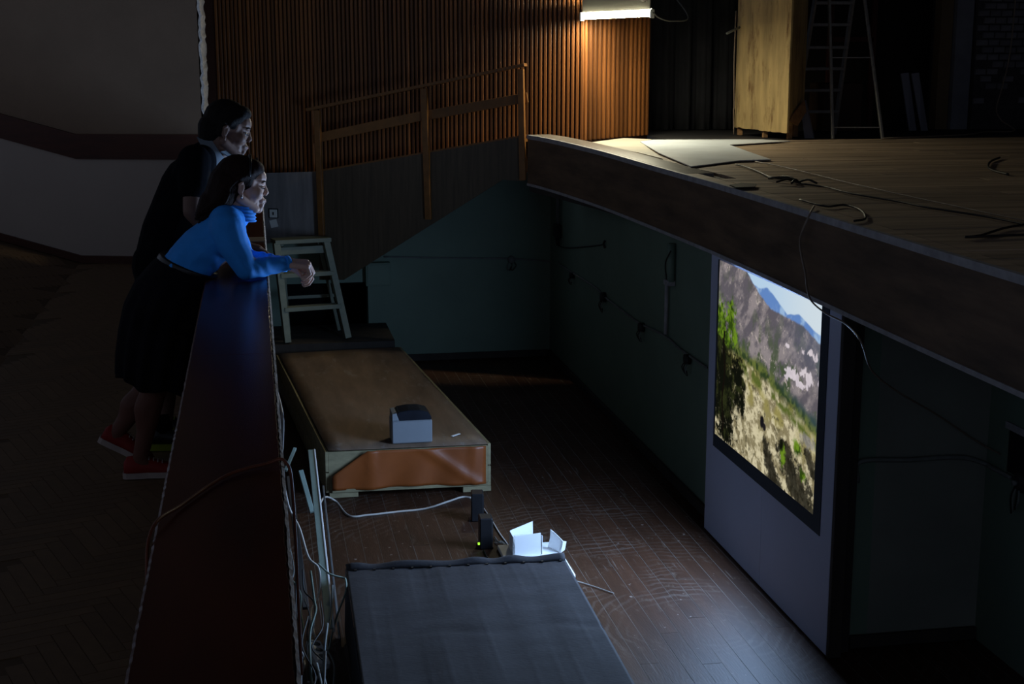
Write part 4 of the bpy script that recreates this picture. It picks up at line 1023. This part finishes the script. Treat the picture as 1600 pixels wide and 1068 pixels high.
# ================================================================== RUBBISH AND CABLES BETWEEN PARAPET AND PLATFORMS
gp = lambda px, py, x: at_x(px, py, x)
gz = lambda px, py, z: at_z(px, py, z)
def clampx(p): return V(min(max(p.x, .075), .385), p.y, p.z)
ch = thing('lamp_channel', (0.3, 8, PIT), 'long pale green metal lamp channel leaning in the gap by the parapet', 'channel')
a, b = gz(486, 703, -.70), gz(515, 982, -1.0)
bar('channel', a, b, .040, .010, tube_green, ch, V(1, 0, 0)); bar('channel_side', a + V(.022, 0, -.006), b + V(.022, 0, -.006), .010, .03, white_plastic, ch, V(1, 0, 0))
for i, (x0, y0, z0, x1, y1, z1, w, m_, lab) in enumerate((
        (452, 745, -.75, 478, 950, -1.12, .035, dark_timber, 'dark timber batten leaning against the parapet face'),
        (470, 735, -.80, 488, 800, -1.0, .030, tube_green, 'short green batten beside the lamp channel'),
        (505, 760, -.95, 531, 1000, -1.15, .012, mat('steel_strip', (.22, .24, .26), .4, .2, 8, metal=.6), 'thin steel strip standing by the platform side'),
        (461, 700, -.7, 446, 735, -.8, .02, tube_green, 'small forked green stick by the parapet edge'))):
    a, b = clampx(gz(x0, y0, z0)), clampx(gz(x1, y1, z1))
    tag(bar('batten', a, b, w, .02, m_, None, V(1, 0, 0)), lab, 'batten')
# white cord hanging down the pit face and along the gap
tag(tube('gap_cable', [V(.050, gp(431, 605, .05).y, gp(431, 605, .05).z), gp(440, 645, .055), gp(441, 690, .06), gp(440, 730, .07), clampx(gz(451, 790, -.6)), clampx(gz(468, 825, -.7)), clampx(gz(482, 870, -.8)), clampx(gz(498, 888, -.85)), clampx(gz(499, 925, -.95)), clampx(gz(486, 955, -1.0)), clampx(gz(490, 985, -1.02)), clampx(gz(493, 996, -1.04))], .006, cable_white, None, 6, 8), 'white cable hanging from the parapet down the gap to a power strip', 'cable')
tag(tube('gap_cable', [clampx(gz(497, 880, -.8)), clampx(gz(515, 896, -.82)), clampx(gz(535, 902, -.84)), clampx(gz(543, 905, -.84)), clampx(gz(540, 925, -.88)), clampx(gz(527, 960, -1.0)), clampx(gz(519, 990, -1.1)), clampx(gz(513, 1020, -1.15))], .005, tube_green, None, 6, 8), 'greenish cable looping past the canvas platform corner', 'cable')
# tangle: each strand its own cable
random.seed(21)
tangle_green = mat('dull_green_wire', (.09, .12, .09), .6, .2, 10)
for i in range(16):
    x = random.uniform(.09, .30); y0 = random.uniform(5.6, 8.2)
    pts = []
    ln = random.uniform(.8, 1.8); zz = random.uniform(-.95, -.6)
    for k in range(9):
        pts.append(V(min(.36, max(.075, x + random.uniform(-.03, .03))), y0 - ln * k / 8 + random.uniform(-.05, .05), max(PIT + .02, zz - .05 * k + random.uniform(-.03, .03))))
    m_ = (cable_grey, cable_black, tangle_green, cable_black)[i % 4]
    tag(tube('tangled_wire', pts, random.choice((.0035, .0045, .006)), m_, None, 5, 6), 'one wire of the tangle in the gap between parapet and platforms', 'wire', 'tangled wires in the gap')
c = clampx(gz(497, 1022, -1.08))
ps = thing('power_strip', c, 'pale grey power strip lying among the tangled wires', 'power strip')
R = Matrix.Rotation(.25, 3, 'Y') @ Matrix.Rotation(.15, 3, 'Z')
obox('case', c, R @ V(.04, 0, 0), R @ V(0, .13, 0), R @ V(0, 0, .024), white_plastic, ps, .012)
for k in (-1, 0, 1): tube('outlet', [c + R @ V(0, .07 * k, .023), c + R @ V(0, .07 * k, .027)], .02, cable_grey, ps, 10, 2)
tube('cord', [c + R @ V(0, -.13, 0), c + V(.0, -.2, -.01), c + V(-.03, -.25, -.03), c + V(-.06, -.2, -.05)], .006, cable_white, ps)
tag(tube('gap_cable', [gp(452, 1015, .06), gp(470, 1018, .10), clampx(gz(474, 1026, -.98)), clampx(gz(476, 1040, -1.02)), clampx(gz(470, 1052, -1.08))], .005, cable_white), 'short white cable by the power strip at the bottom edge', 'cable')

# ================================================================== PEOPLE
def hand(wrist, d, n, side, scale=1.0, curl=(.5, .7, .5), spread=.04, thumb_curl=.4):
    """palm plus five jointed fingers; d finger direction, n palm normal, side +1/-1 = thumb side of d x n"""
    d = Vector(d).normalized(); n = Vector(n); n = (n - d * n.dot(d)).normalized(); s = d.cross(n) * side
    B = []; k = scale
    pal = wrist + d * .045 * k
    for off, ln in ((.030, .083), (.010, .088), (-.010, .084), (-.029, .076)):
        B.append(cap(wrist + s * off * .6 * k + d * .004, wrist + d * ln * k + s * off * k, .015 * k, .0115 * k))
    lens_ = ((.040, .025, .020), (.044, .028, .022), (.041, .026, .021), (.032, .020, .018))
    for (off, ln), ls, fi in zip(((.030, .083), (.010, .088), (-.010, .084), (-.029, .076)), lens_, range(4)):
        p = wrist + d * ln * k + s * off * k
        a = 0.0; fd = (d + s * spread * (1.5 - fi)).normalized()
        for q, l in enumerate(ls):
            a += curl[q] + .06 * fi * (q == 0)
            nd = fd * math.cos(a) + n * math.sin(a)
            pn_ = p + nd * l * k
            B.append(cap(p, pn_, (.0098 - .0010 * q) * k, (.0090 - .0010 * q) * k)); p = pn_
    p = wrist + d * .022 * k + s * .026 * k + n * .006 * k
    td = (d * .75 + s * .62 + n * .25).normalized()
    for q, l in enumerate((.036, .030, .024)):
        pn_ = p + td * l * k; B.append(cap(p, pn_, (.0135 - .0018 * q) * k, (.0118 - .0018 * q) * k)); p = pn_
        td = (td + n * thumb_curl * .5 - s * thumb_curl * .45).normalized()
    return B
def head_blobs(fem=True):
    j = .9 if fem else 1.0
    B = [ell((-.014, 0, .036), (.098, .074, .088)), ell((.028, 0, -.006), (.060, .060, .080)), ell((.045, 0, .045), (.048, .056, .045)),
         ell((.040, 0, -.055), (.040, .042 * j, .045)), ell((.070, 0, -.088), (.018, .021 * j, .018)), ell((.074, 0, .030), (.017, .044, .012)),
         cap((.082, 0, .022), (.0985, 0, -.014), .0072, .0090), ell((.094, .010, -.021), .0078), ell((.094, -.010, -.021), .0078),
         ell((.077, 0, -.050), (.016, .027, .018)), ell((.0895, 0, -.048), (.010, .019, .006)), ell((.0875, 0, -.0595), (.010, .017, .0065)), ell((.080, 0, -.072), (.012, .02, .012)),
         cap((-.02, 0, -.04), (-.035, 0, -.14), .055 * j, .052 * j)]
    for s in (-1, 1):
        B += [cap((-.012, s * .052, -.045), (.055, s * .022, -.088), .022, .017), ell((.050, s * .038, -.018), (.030, .026, .028)),
              ell((-.016, s * .074, -.002), (.015, .007, .026), Matrix.Rotation(.2, 3, 'Y')), cap((-.026, s * .080, .016), (-.012, s * .082, .026), .005, .005), cap((-.026, s * .080, .016), (-.020, s * .078, -.020), .005, .004), ell((-.012, s * .076, -.027), (.008, .006, .008))]
    return B
def head_frame(c, pitch, yaw, scale=1.0, roll=0.0):
    return Matrix.Translation(c) @ Matrix.Rotation(yaw, 4, 'Z') @ Matrix.Rotation(pitch, 4, 'Y') @ Matrix.Rotation(roll, 4, 'X') @ Matrix.Scale(scale, 4)
def face_details(H, par, hairm, lipm):
    """eyes under lids, brows and lips"""
    for s in (-1, 1):
        blob_obj('eye', [ell((.0690, s * .030, .008), .0105)], .0025, eye_w, par, 1, H)
        tube('eyelid', [H @ V(.076, s * .019, .011), H @ V(.083, s * .027, .0105), H @ V(.0815, s * .036, .010), H @ V(.072, s * .043, .011)], .0026, par_skin, par, 6, 5)
        tube('eyelash', [H @ V(.079, s * .019, .005), H @ V(.0865, s * .027, .004), H @ V(.084, s * .037, .004), H @ V(.073, s * .045, .006)], .0018, hairm, par, 5, 5)
        tube('eyebrow', [H @ V(.086, s * .013, .030), H @ V(.087, s * .026, .034), H @ V(.080, s * .040, .034), H @ V(.068, s * .049, .028)], [.002, .0036, .003, .0015], hairm, par, 6, 5)
    tube('lips', [H @ V(.080, -.020, -.0545), H @ V(.0935, -.008, -.0535), H @ V(.0945, 0, -.054), H @ V(.0935, .008, -.0535), H @ V(.080, .020, -.0545)], [.002, .0045, .005, .0045, .002], lipm, par, 6, 5)
def shoe(name, heel, toe_dir, up, par, upper, sole_m, L=.255, wid=.045, label=None, sole_h=.024, high=.075):
    """loft of cross sections from heel to toe"""
    d = Vector(toe_dir).normalized(); u = Vector(up); u = (u - d * u.dot(d)).normalized(); s = d.cross(u)
    heel = Vector(heel)
    secs = [(0.0, .55, .62), (.06, .78, .95), (.25, .84, 1.0), (.42, .80, .86), (.60, .95, .66), (.78, 1.0, .50), (.92, .80, .42), (1.0, .35, .28)]
    rings = []
    for t, w, h in secs:
        c = heel + d * L * t + u * sole_h; ring = []
        for k in range(14):
            a = 2 * math.pi * k / 14; x = math.cos(a); z = math.sin(a)
            ring.append(c + s * (x * wid * w * (1 - .18 * max(0, z))) + u * (max(0, z) ** .8 * high * h if z > 0 else -.002))
        rings.append(ring)
    sh = loft(name, rings, upper, par)
    if label: sh['label'] = label
    rings = []
    for t, w, h in secs:
        c = heel + d * (L * (t - .5) * 1.04 + L * .5); rings.append([c + s * (wid * w * 1.06) + u * .001, c + s * (wid * w * 1.08) + u * (sole_h + .003), c - s * (wid * w * 1.08) + u * (sole_h + .003), c - s * (wid * w * 1.06) + u * .001])
    loft('sole', rings, sole_m, sh, False)
    for q in range(4):
        t = .44 + .075 * q; hh = float(np.interp(t, [a[0] for a in secs], [a[2] for a in secs])) * high
        c = heel + d * L * t + u * (sole_h + hh * 1.0)
        tube('lace', [c - s * .022 - u * .004, c + u * .003, c + s * .022 - u * .004], .0028, sole_m, sh, 5, 4)
    return sh

# ---------------- woman leaning on the parapet
WY = 6.31
def W(px, py, dy=0.0): return at_y(px, py, WY + dy)
wm = thing('person', (-0.45, WY, 0), 'woman in blue turtleneck, dark skirt and red shoes leaning on the parapet', 'person')
neck_b = W(372, 338); sh_r = W(354, 351, -.155); sh_l = W(356, 346, .155)
el_r = V(-.055, WY - .185, BAR + .050); el_l = V(-.06, WY + .14, BAR + .046)
wr_r = W(449, 411, -.075); wr_l = W(446, 413, .055)
hip_r = W(262, 455, -.085); hip_l = W(262, 455, .085)
kn_r = W(243, 603, -.085); kn_l = W(228, 612, .085)
an_r = V(-.545, WY - .085, .085); an_l = V(-.665, WY + .085, .15)
waist = W(300, 414); chest = W(345, 372); pelvis = W(270, 448)
hd = W(381, 292)
H = head_frame(hd, math.radians(7), math.radians(4), 1.02)
body = []
body += [cap(pelvis + V(.01, -.05, -.02), waist + V(0, -.04, 0), .10, .075), cap(pelvis + V(.01, .05, -.02), waist + V(0, .04, 0), .10, .075), cap(waist, chest, .08, .10), cap(chest + V(0, -.08, .02), neck_b + V(-.03, -.05, -.02), .08, .05), cap(chest + V(0, .08, .02), neck_b + V(-.03, .05, -.02), .08, .05), cap(neck_b + V(-.02, 0, -.03), H @ V(-.025, 0, -.06), .052, .050)]
for hp, kn_, an in ((hip_r, kn_r, an_r), (hip_l, kn_l, an_l)):
    ca_ = lerp(kn_, an, .30) + V(-.022, 0, 0)
    body += [cap(hp, kn_, .095, .058), cap(kn_, lerp(kn_, an, .5), .052, .046), cap(lerp(kn_, an, .06) + V(-.01, 0, 0), ca_, .050, .052), cap(ca_, lerp(kn_, an, .62), .052, .040), cap(lerp(kn_, an, .5), an, .044, .034), cap(an, an + V(.03, 0, -.03), .034, .03)]
for sh_, el, wr in ((sh_r, el_r, wr_r), (sh_l, el_l, wr_l)):
    body += [cap(sh_, el, .045, .036), cap(el, wr, .036, .025)]
m1 = skin_mesh(body, .008, 6)
m2 = skin_mesh(head_blobs(True), .0036, 3, H)
hr = hand(wr_r, (0.92, 0.12, -.10), (.10, .22, -.97), 1, 1.08, (.95, 1.15, .7), .03, .5)
hl = hand(wr_l + V(.012, -.012, -.012), (.92, -.22, -.16), (.05, -.30, -.95), -1, 1.0, (.8, 1.1, .7), .03, .5)
m3_ = skin_mesh(hr + [cap(wr_r - V(.03, 0, 0), wr_r, .025, .022)], .0032, 2); m4_ = skin_mesh(hl + [cap(wr_l - V(.03, 0, 0), wr_l, .025, .022)], .0032, 2)
wbody = join_meshes('body', [m1, m2, m3_, m4_], [skin_f, mat('tan_tights', (0.15, 0.062, 0.042), 0.6, 0.06, 20, spec=0.25)], wm)
for f_ in wbody.data.polygons:
    if f_.center.z < 0.86 and f_.center.x < -0.2: f_.material_index = 1
par_skin = skin_f
face_details(H, wm, hair_f, lip_m)
# sweater
sw_ = []
for s in (-1, 1):
    sw_ += [cap(W(288, 421, s * .055), W(318, 388, s * .06), .104, .105), cap(W(318, 388, s * .06), W(350, 362, s * .075), .105, .098), cap(W(350, 362, s * .075), W(362, 345, s * .07), .095, .060)]
    sw_ += [ell(W(366, 380, s * .06), (.060, .065, .062))]
sw_ += [cap(W(352, 346, -.12), W(356, 343, .12), .072, .072), cap(W(362, 340), W(372, 334), .072, .06)]
for sh_, el, wr in ((sh_r, el_r, wr_r), (sh_l, el_l, wr_l)):
    mid = lerp(sh_, el, .5) + V(-.012, 0, 0)
    sw_ += [cap(sh_ + V(0, 0, -.012), mid, .074, .066), cap(mid, el, .066, .050), cap(el, lerp(el, wr, .35), .047, .046), cap(lerp(el, wr, .35), wr - V(.004, 0, 0), .046, .033)]
swo = blob_obj('sweater', sw_, .0075, blue_knit, wm, 5)
# soft folds on the sweater surface
me = swo.data; co = np.empty(len(me.vertices) * 3); me.vertices.foreach_get('co', co); co = co.reshape(-1, 3)
no = np.empty(len(me.vertices) * 3); me.vertex_normals.foreach_get('vector', no) if hasattr(me, 'vertex_normals') else me.vertices.foreach_get('normal', no); no = no.reshape(-1, 3)
x_, y_, z_ = co[:, 0], co[:, 1], co[:, 2]
arm = np.clip((x_ + .03) / .06, 0, 1) * np.clip((1.0 - z_) / .04, 0, 1)
amp = .0022 * np.sin(x_ * 150 + z_ * 60 + 3 * np.sin(y_ * 30)) * arm + .003 * np.sin((x_ * .6 + z_) * 70 + 2 * np.sin(x_ * 25 + y_ * 20)) * (1 - arm) * np.clip((1.08 - z_) / .1, 0, 1)
co += no * amp[:, None]; me.vertices.foreach_set('co', co.ravel()); me.update()
# turtleneck collar
nb, ntp = neck_b + V(.002, 0, -.012), H @ V(-.008, 0, -.092)
ax = (ntp - nb).normalized(); e1 = V(0, 1, 0); e2 = ax.cross(e1).normalized()
rings = []
for j in range(15):
    t = j / 14; r_ = (.072 - .012 * t) + .0035 * math.sin(j * 1.9); c = lerp(nb, ntp + ax * .015, t)
    rings.append([c + (e1 * math.cos(k * math.pi / 12) * r_ * .95 + e2 * math.sin(k * math.pi / 12) * r_ * 1.05) for k in range(24)])
loft('turtleneck', rings, blue_knit, wm)
for wr, el, nm in ((wr_r, el_r, 'cuff'), (wr_l, el_l, 'cuff')):
    dd = (wr - el).normalized(); tube(nm, [wr - dd * .018, wr + dd * .006], .0335, blue_knit, wm, 14, 2)
dd = (wr_r - el_r).normalized(); bp_ = wr_r + dd * .012
b1_ = dd.orthogonal().normalized(); b2_ = dd.cross(b1_)
tube('bracelet', [bp_ + (b1_ * math.cos(t * math.pi / 8) + b2_ * math.sin(t * math.pi / 8)) * .0275 for t in range(17)], .0025, gold, wm, 6, 2)
# skirt with soft pleats and a belt
SK = [((298, 415), .138, .160, -24), ((288, 428), .150, .175, -22), ((272, 455), .172, .195, -16), ((260, 485), .182, .20, -10), ((251, 520), .178, .20, -6), ((244, 560), .172, .20, -8), ((240, 596), .166, .195, -16)]
skp = [W(*k[0]) for k in SK]; rings = []
tt = np.linspace(0, len(SK) - 1, 34)
for t in tt:
    i = min(int(t), len(SK) - 2); f = t - i
    c = lerp(skp[i], skp[i + 1], f); a = lerp(SK[i][1], SK[i + 1][1], f); b = lerp(SK[i][2], SK[i + 1][2], f); tl = math.radians(lerp(SK[i][3], SK[i + 1][3], f))
    v = t / (len(SK) - 1); ring = []
    for k in range(96):
        th = 2 * math.pi * k / 96; pl_ = 1 + (.008 + .045 * v) * math.sin(th * 13 + .6 * math.sin(th * 3)) * min(1, v * 2.2)
        lx = a * math.cos(th) * pl_; ly = b * math.sin(th) * pl_
        zz = lx * math.sin(tl) + (.012 * math.sin(th * 5 + 1) if t == tt[-1] else 0)
        pt_ = c + V(lx * math.cos(tl), ly, zz)
        if pt_.z < BAR: pt_.x = min(pt_.x, bx0 - .006)
        ring.append(pt_)
    rings.append(ring)
inner = [[lerp(sum(r, V(0, 0, 0)) / 96, p, .965) for p in r] for r in rings[::-1][:26]]
loft('skirt', rings + inner, skirt_m, wm)
rings = []
for j in range(5):
    t = j / 4; c = lerp(W(299, 413), W(293, 422), t); tl = math.radians(-24); r_ = 1.0 + .008 * math.sin(t * math.pi)
    rings.append([c + V(.142 * r_ * math.cos(2 * math.pi * k / 40) * math.cos(tl), .163 * r_ * math.sin(2 * math.pi * k / 40), .142 * r_ * math.cos(2 * math.pi * k / 40) * math.sin(tl)) for k in range(40)])
bel = loft('belt', rings, belt_m, wm); bel['label'] = 'black belt with a small metal buckle'
c = W(268, 407, -.10); obox('buckle', c + V(-.004, -.012, 0), V(.008, 0, .004), V(0, .004, 0), V(-.003, 0, .008), steel, bel)
# hair: shoulder-length dark brown, tucked behind the ear, with a band
hb = [ell((-.026, 0, .046), (.103, .083, .092)), ell((.026, 0, .076), (.056, .066, .048)), ell((.044, 0, .084), (.036, .050, .034)), cap((-.065, 0, .01), (-.105, 0, -.075), .086, .066)]
for s in (-1, 1):
    hb += [cap((-.060, s * .045, .0), (-.105, s * .055, -.095), .048, .042), cap((-.105, s * .055, -.095), (-.150, s * .068, -.140), .042, .026), cap((-.045, s * .070, .02), (-.066, s * .066, -.06), .018, .024), cap((.022, s * .058, .066), (-.03, s * .074, .040), .020, .018)]
hb += [cap((-.13, 0, -.08), (-.165, 0, -.135), .055, .030)]
ho = blob_obj('hair', hb, .0055, hair_f, wm, 3, H); ho['label'] = 'shoulder-length dark brown hair'
for i in range(44):
    s = random.choice((-1, 1, -1)); f = random.random()
    p0 = V(lerp(.02, -.07, f), s * lerp(.070, .080, f), lerp(.085, .02, f))
    p1_ = V(lerp(-.055, -.10, f), s * random.uniform(.078, .092), lerp(.01, -.03, f))
    p2_ = V(random.uniform(-.13, -.085), s * random.uniform(.075, .095), random.uniform(-.10, -.07))
    p3_ = V(random.uniform(-.195, -.115), s * random.uniform(.06, .10), random.uniform(-.175, -.125))
    w_ = random.uniform(-.012, .012)
    tube('hair_lock', [H @ p0, H @ p1_, H @ (lerp(p1_, p2_, .5) + V(w_, 0, w_)), H @ p2_, H @ (lerp(p2_, p3_, .5) + V(-w_, 0, w_)), H @ p3_], [.003, .007, .009, .008, .006, .002], hair_f, ho, 6, 4)
tube('hair_band', [H @ V(.014, math.cos(a) * .087, .052 + .088 * math.sin(a) * .98) for a in [math.pi * k / 14 for k in range(15)]], .005, belt_m, ho, 6, 3)
tube('earring', [H @ V(-.012, -.081, -.030), H @ V(-.012, -.083, -.043)], .0038, steel, wm, 8, 2)
shoe('shoe', V(-.615, WY - .085, .003), (1, 0, 0), (0, 0, 1), wm, red_canvas, rubber_w, .25, .044, 'red canvas shoe with white sole, flat on the floor')
hl_ = V(-.735, WY + .085, .128); td_ = V(.205, 0, -.115).normalized()
shoe('shoe', hl_ , td_, (.49, 0, .87), wm, red_canvas, rubber_w, .25, .044, 'red canvas shoe with its heel raised')

# ---------------- man behind her
MY = 6.80
def Mn(px, py, dy=0.0): return at_y(px, py, MY + dy)
mn = thing('person', (-0.45, MY, 0), 'man in dark polo and shorts leaning over the parapet behind the woman', 'person')
hdm = Mn(357, 205); HM = head_frame(hdm, math.radians(14), math.radians(2), 1.06)
nbm = Mn(326, 240); shr = Mn(304, 252, -.19); shl = Mn(318, 246, .19); elr = Mn(300, 330, -.25); ell_ = Mn(325, 330, .23)
wrr = V(-.10, MY - .20, BAR + .045); wrl = V(-.08, MY + .20, BAR + .045)
plv = Mn(256, 418); wst = Mn(268, 365); cst = Mn(298, 290)
hipr, hipl = Mn(254, 432, -.10), Mn(254, 432, .10)
knr, knl = Mn(266, 565, -.10), Mn(262, 560, .10); anr = V(-.47, MY - .12, .085); anl = V(-.50, MY + .11, .085)
bm_ = [cap(plv + V(0, -.06, 0), wst + V(0, -.05, 0), .125, .115), cap(plv + V(0, .06, 0), wst + V(0, .05, 0), .125, .115), cap(wst, cst, .12, .13), cap(cst + V(0, -.09, 0), nbm + V(-.03, -.06, -.02), .10, .055), cap(cst + V(0, .09, 0), nbm + V(-.03, .06, -.02), .10, .055), cap(nbm + V(-.02, 0, -.02), HM @ V(-.03, 0, -.06), .06, .058)]
for hp, kn_, an in ((hipr, knr, anr), (hipl, knl, anl)):
    ca_ = lerp(kn_, an, .3) + V(-.02, 0, 0)
    bm_ += [cap(hp, kn_, .10, .062), cap(kn_, ca_, .058, .058), cap(ca_, lerp(kn_, an, .65), .056, .042), cap(lerp(kn_, an, .5), an, .045, .036), cap(an, an + V(.03, 0, -.03), .036, .032)]
for sh_, el, wr in ((shr, elr, wrr), (shl, ell_, wrl)):
    bm_ += [cap(sh_, el, .052, .043), cap(el, lerp(el, wr, .3), .043, .044), cap(lerp(el, wr, .3), wr, .044, .029)]
k1 = skin_mesh(bm_, .009, 6); k2 = skin_mesh(head_blobs(False), .004, 3, HM)
k3 = skin_mesh(hand(wrr, (.9, .1, -.25), (-.2, 0, -1), 1, 1.08, (.25, .3, .2)), .0035, 2); k4 = skin_mesh(hand(wrl, (.9, -.1, -.25), (-.2, 0, -1), -1, 1.08, (.25, .3, .2)), .0035, 2)
join_meshes('body', [k1, k2, k3, k4], skin_m, mn)
par_skin = skin_m
face_details(HM, mn, hair_m, lip_m)
pb = []
for s in (-1, 1):
    pb += [cap(plv + V(.0, s * .07, .0), wst + V(.0, s * .065, 0), .140, .138), cap(wst + V(0, s * .065, 0), cst + V(-.0, s * .085, 0), .138, .135), cap(cst + V(0, s * .085, 0), nbm + V(-.03, s * .085, -.02), .12, .07)]
for sh_, el in ((shr, elr), (shl, ell_)):
    pb += [cap(sh_, lerp(sh_, el, .52), .078, .068), cap(cst + V(0, (sh_.y - MY) * .7, .04), sh_, .09, .075)]
blob_obj('polo_shirt', pb, .009, polo_m, mn, 5)
ax = (HM @ V(-.03, 0, -.08) - nbm).normalized(); e1 = V(0, 1, 0); e2 = ax.cross(e1).normalized()
rings = []
for j in range(6):
    t = j / 5; r_ = .102 - .030 * t; c = nbm + V(.004, 0, -.008) + ax * .052 * t
    rings.append([c + e1 * math.cos(k * math.pi / 12) * r_ * .98 + e2 * math.sin(k * math.pi / 12) * r_ for k in range(24)])
col_ = loft('collar', rings, collar_m, mn, True, False)
for s in (-1, 1):
    tip = nbm + V(.118, s * .035, -.035); prism('collar_point', [nbm + V(.055, s * .078, .012), nbm + V(.092, s * .018, .012), tip], (.004, s * .006, .004), collar_m, col_)
pts_ = []
for hp, kn_ in ((hipr, knr), (hipl, knl)):
    pts_ += [cap(hp, lerp(hp, kn_, .55), .128, .112), cap(lerp(hp, kn_, .55), lerp(hp, kn_, 1.12), .112, .100)]
pts_ += [cap(plv + V(0, -.07, .02), plv + V(0, .07, .02), .142, .142)]
blob_obj('shorts', pts_, .009, short_m, mn, 4)
hb = [ell((-.020, 0, .050), (.100, .079, .088)), ell((.034, 0, .090), (.050, .060, .034)), cap((-.07, 0, .0), (-.075, 0, -.05), .065, .048)]
for s in (-1, 1): hb += [cap((-.03, s * .062, .04), (-.035, s * .065, -.015), .022, .014), cap((.04, s * .05, .078), (-.0, s * .070, .045), .018, .016)]
blob_obj('hair', hb, .0055, hair_m, mn, 3, HM)['label'] = 'short black hair'
for an in (anr, anl):
    s1 = shoe('shoe', V(an.x - .075, an.y, .003), (1, -.15, 0), (0, 0, 1), mn, speaker_black, lime_m, .29, .05, 'black trainer with lime green sole', .03, .085)
    tube('sock', [an + V(.0, 0, -.03), an + V(0, 0, .03), an + V(-.004, 0, .09)], [.044, .043, .046], short_m, mn, 12, 4)
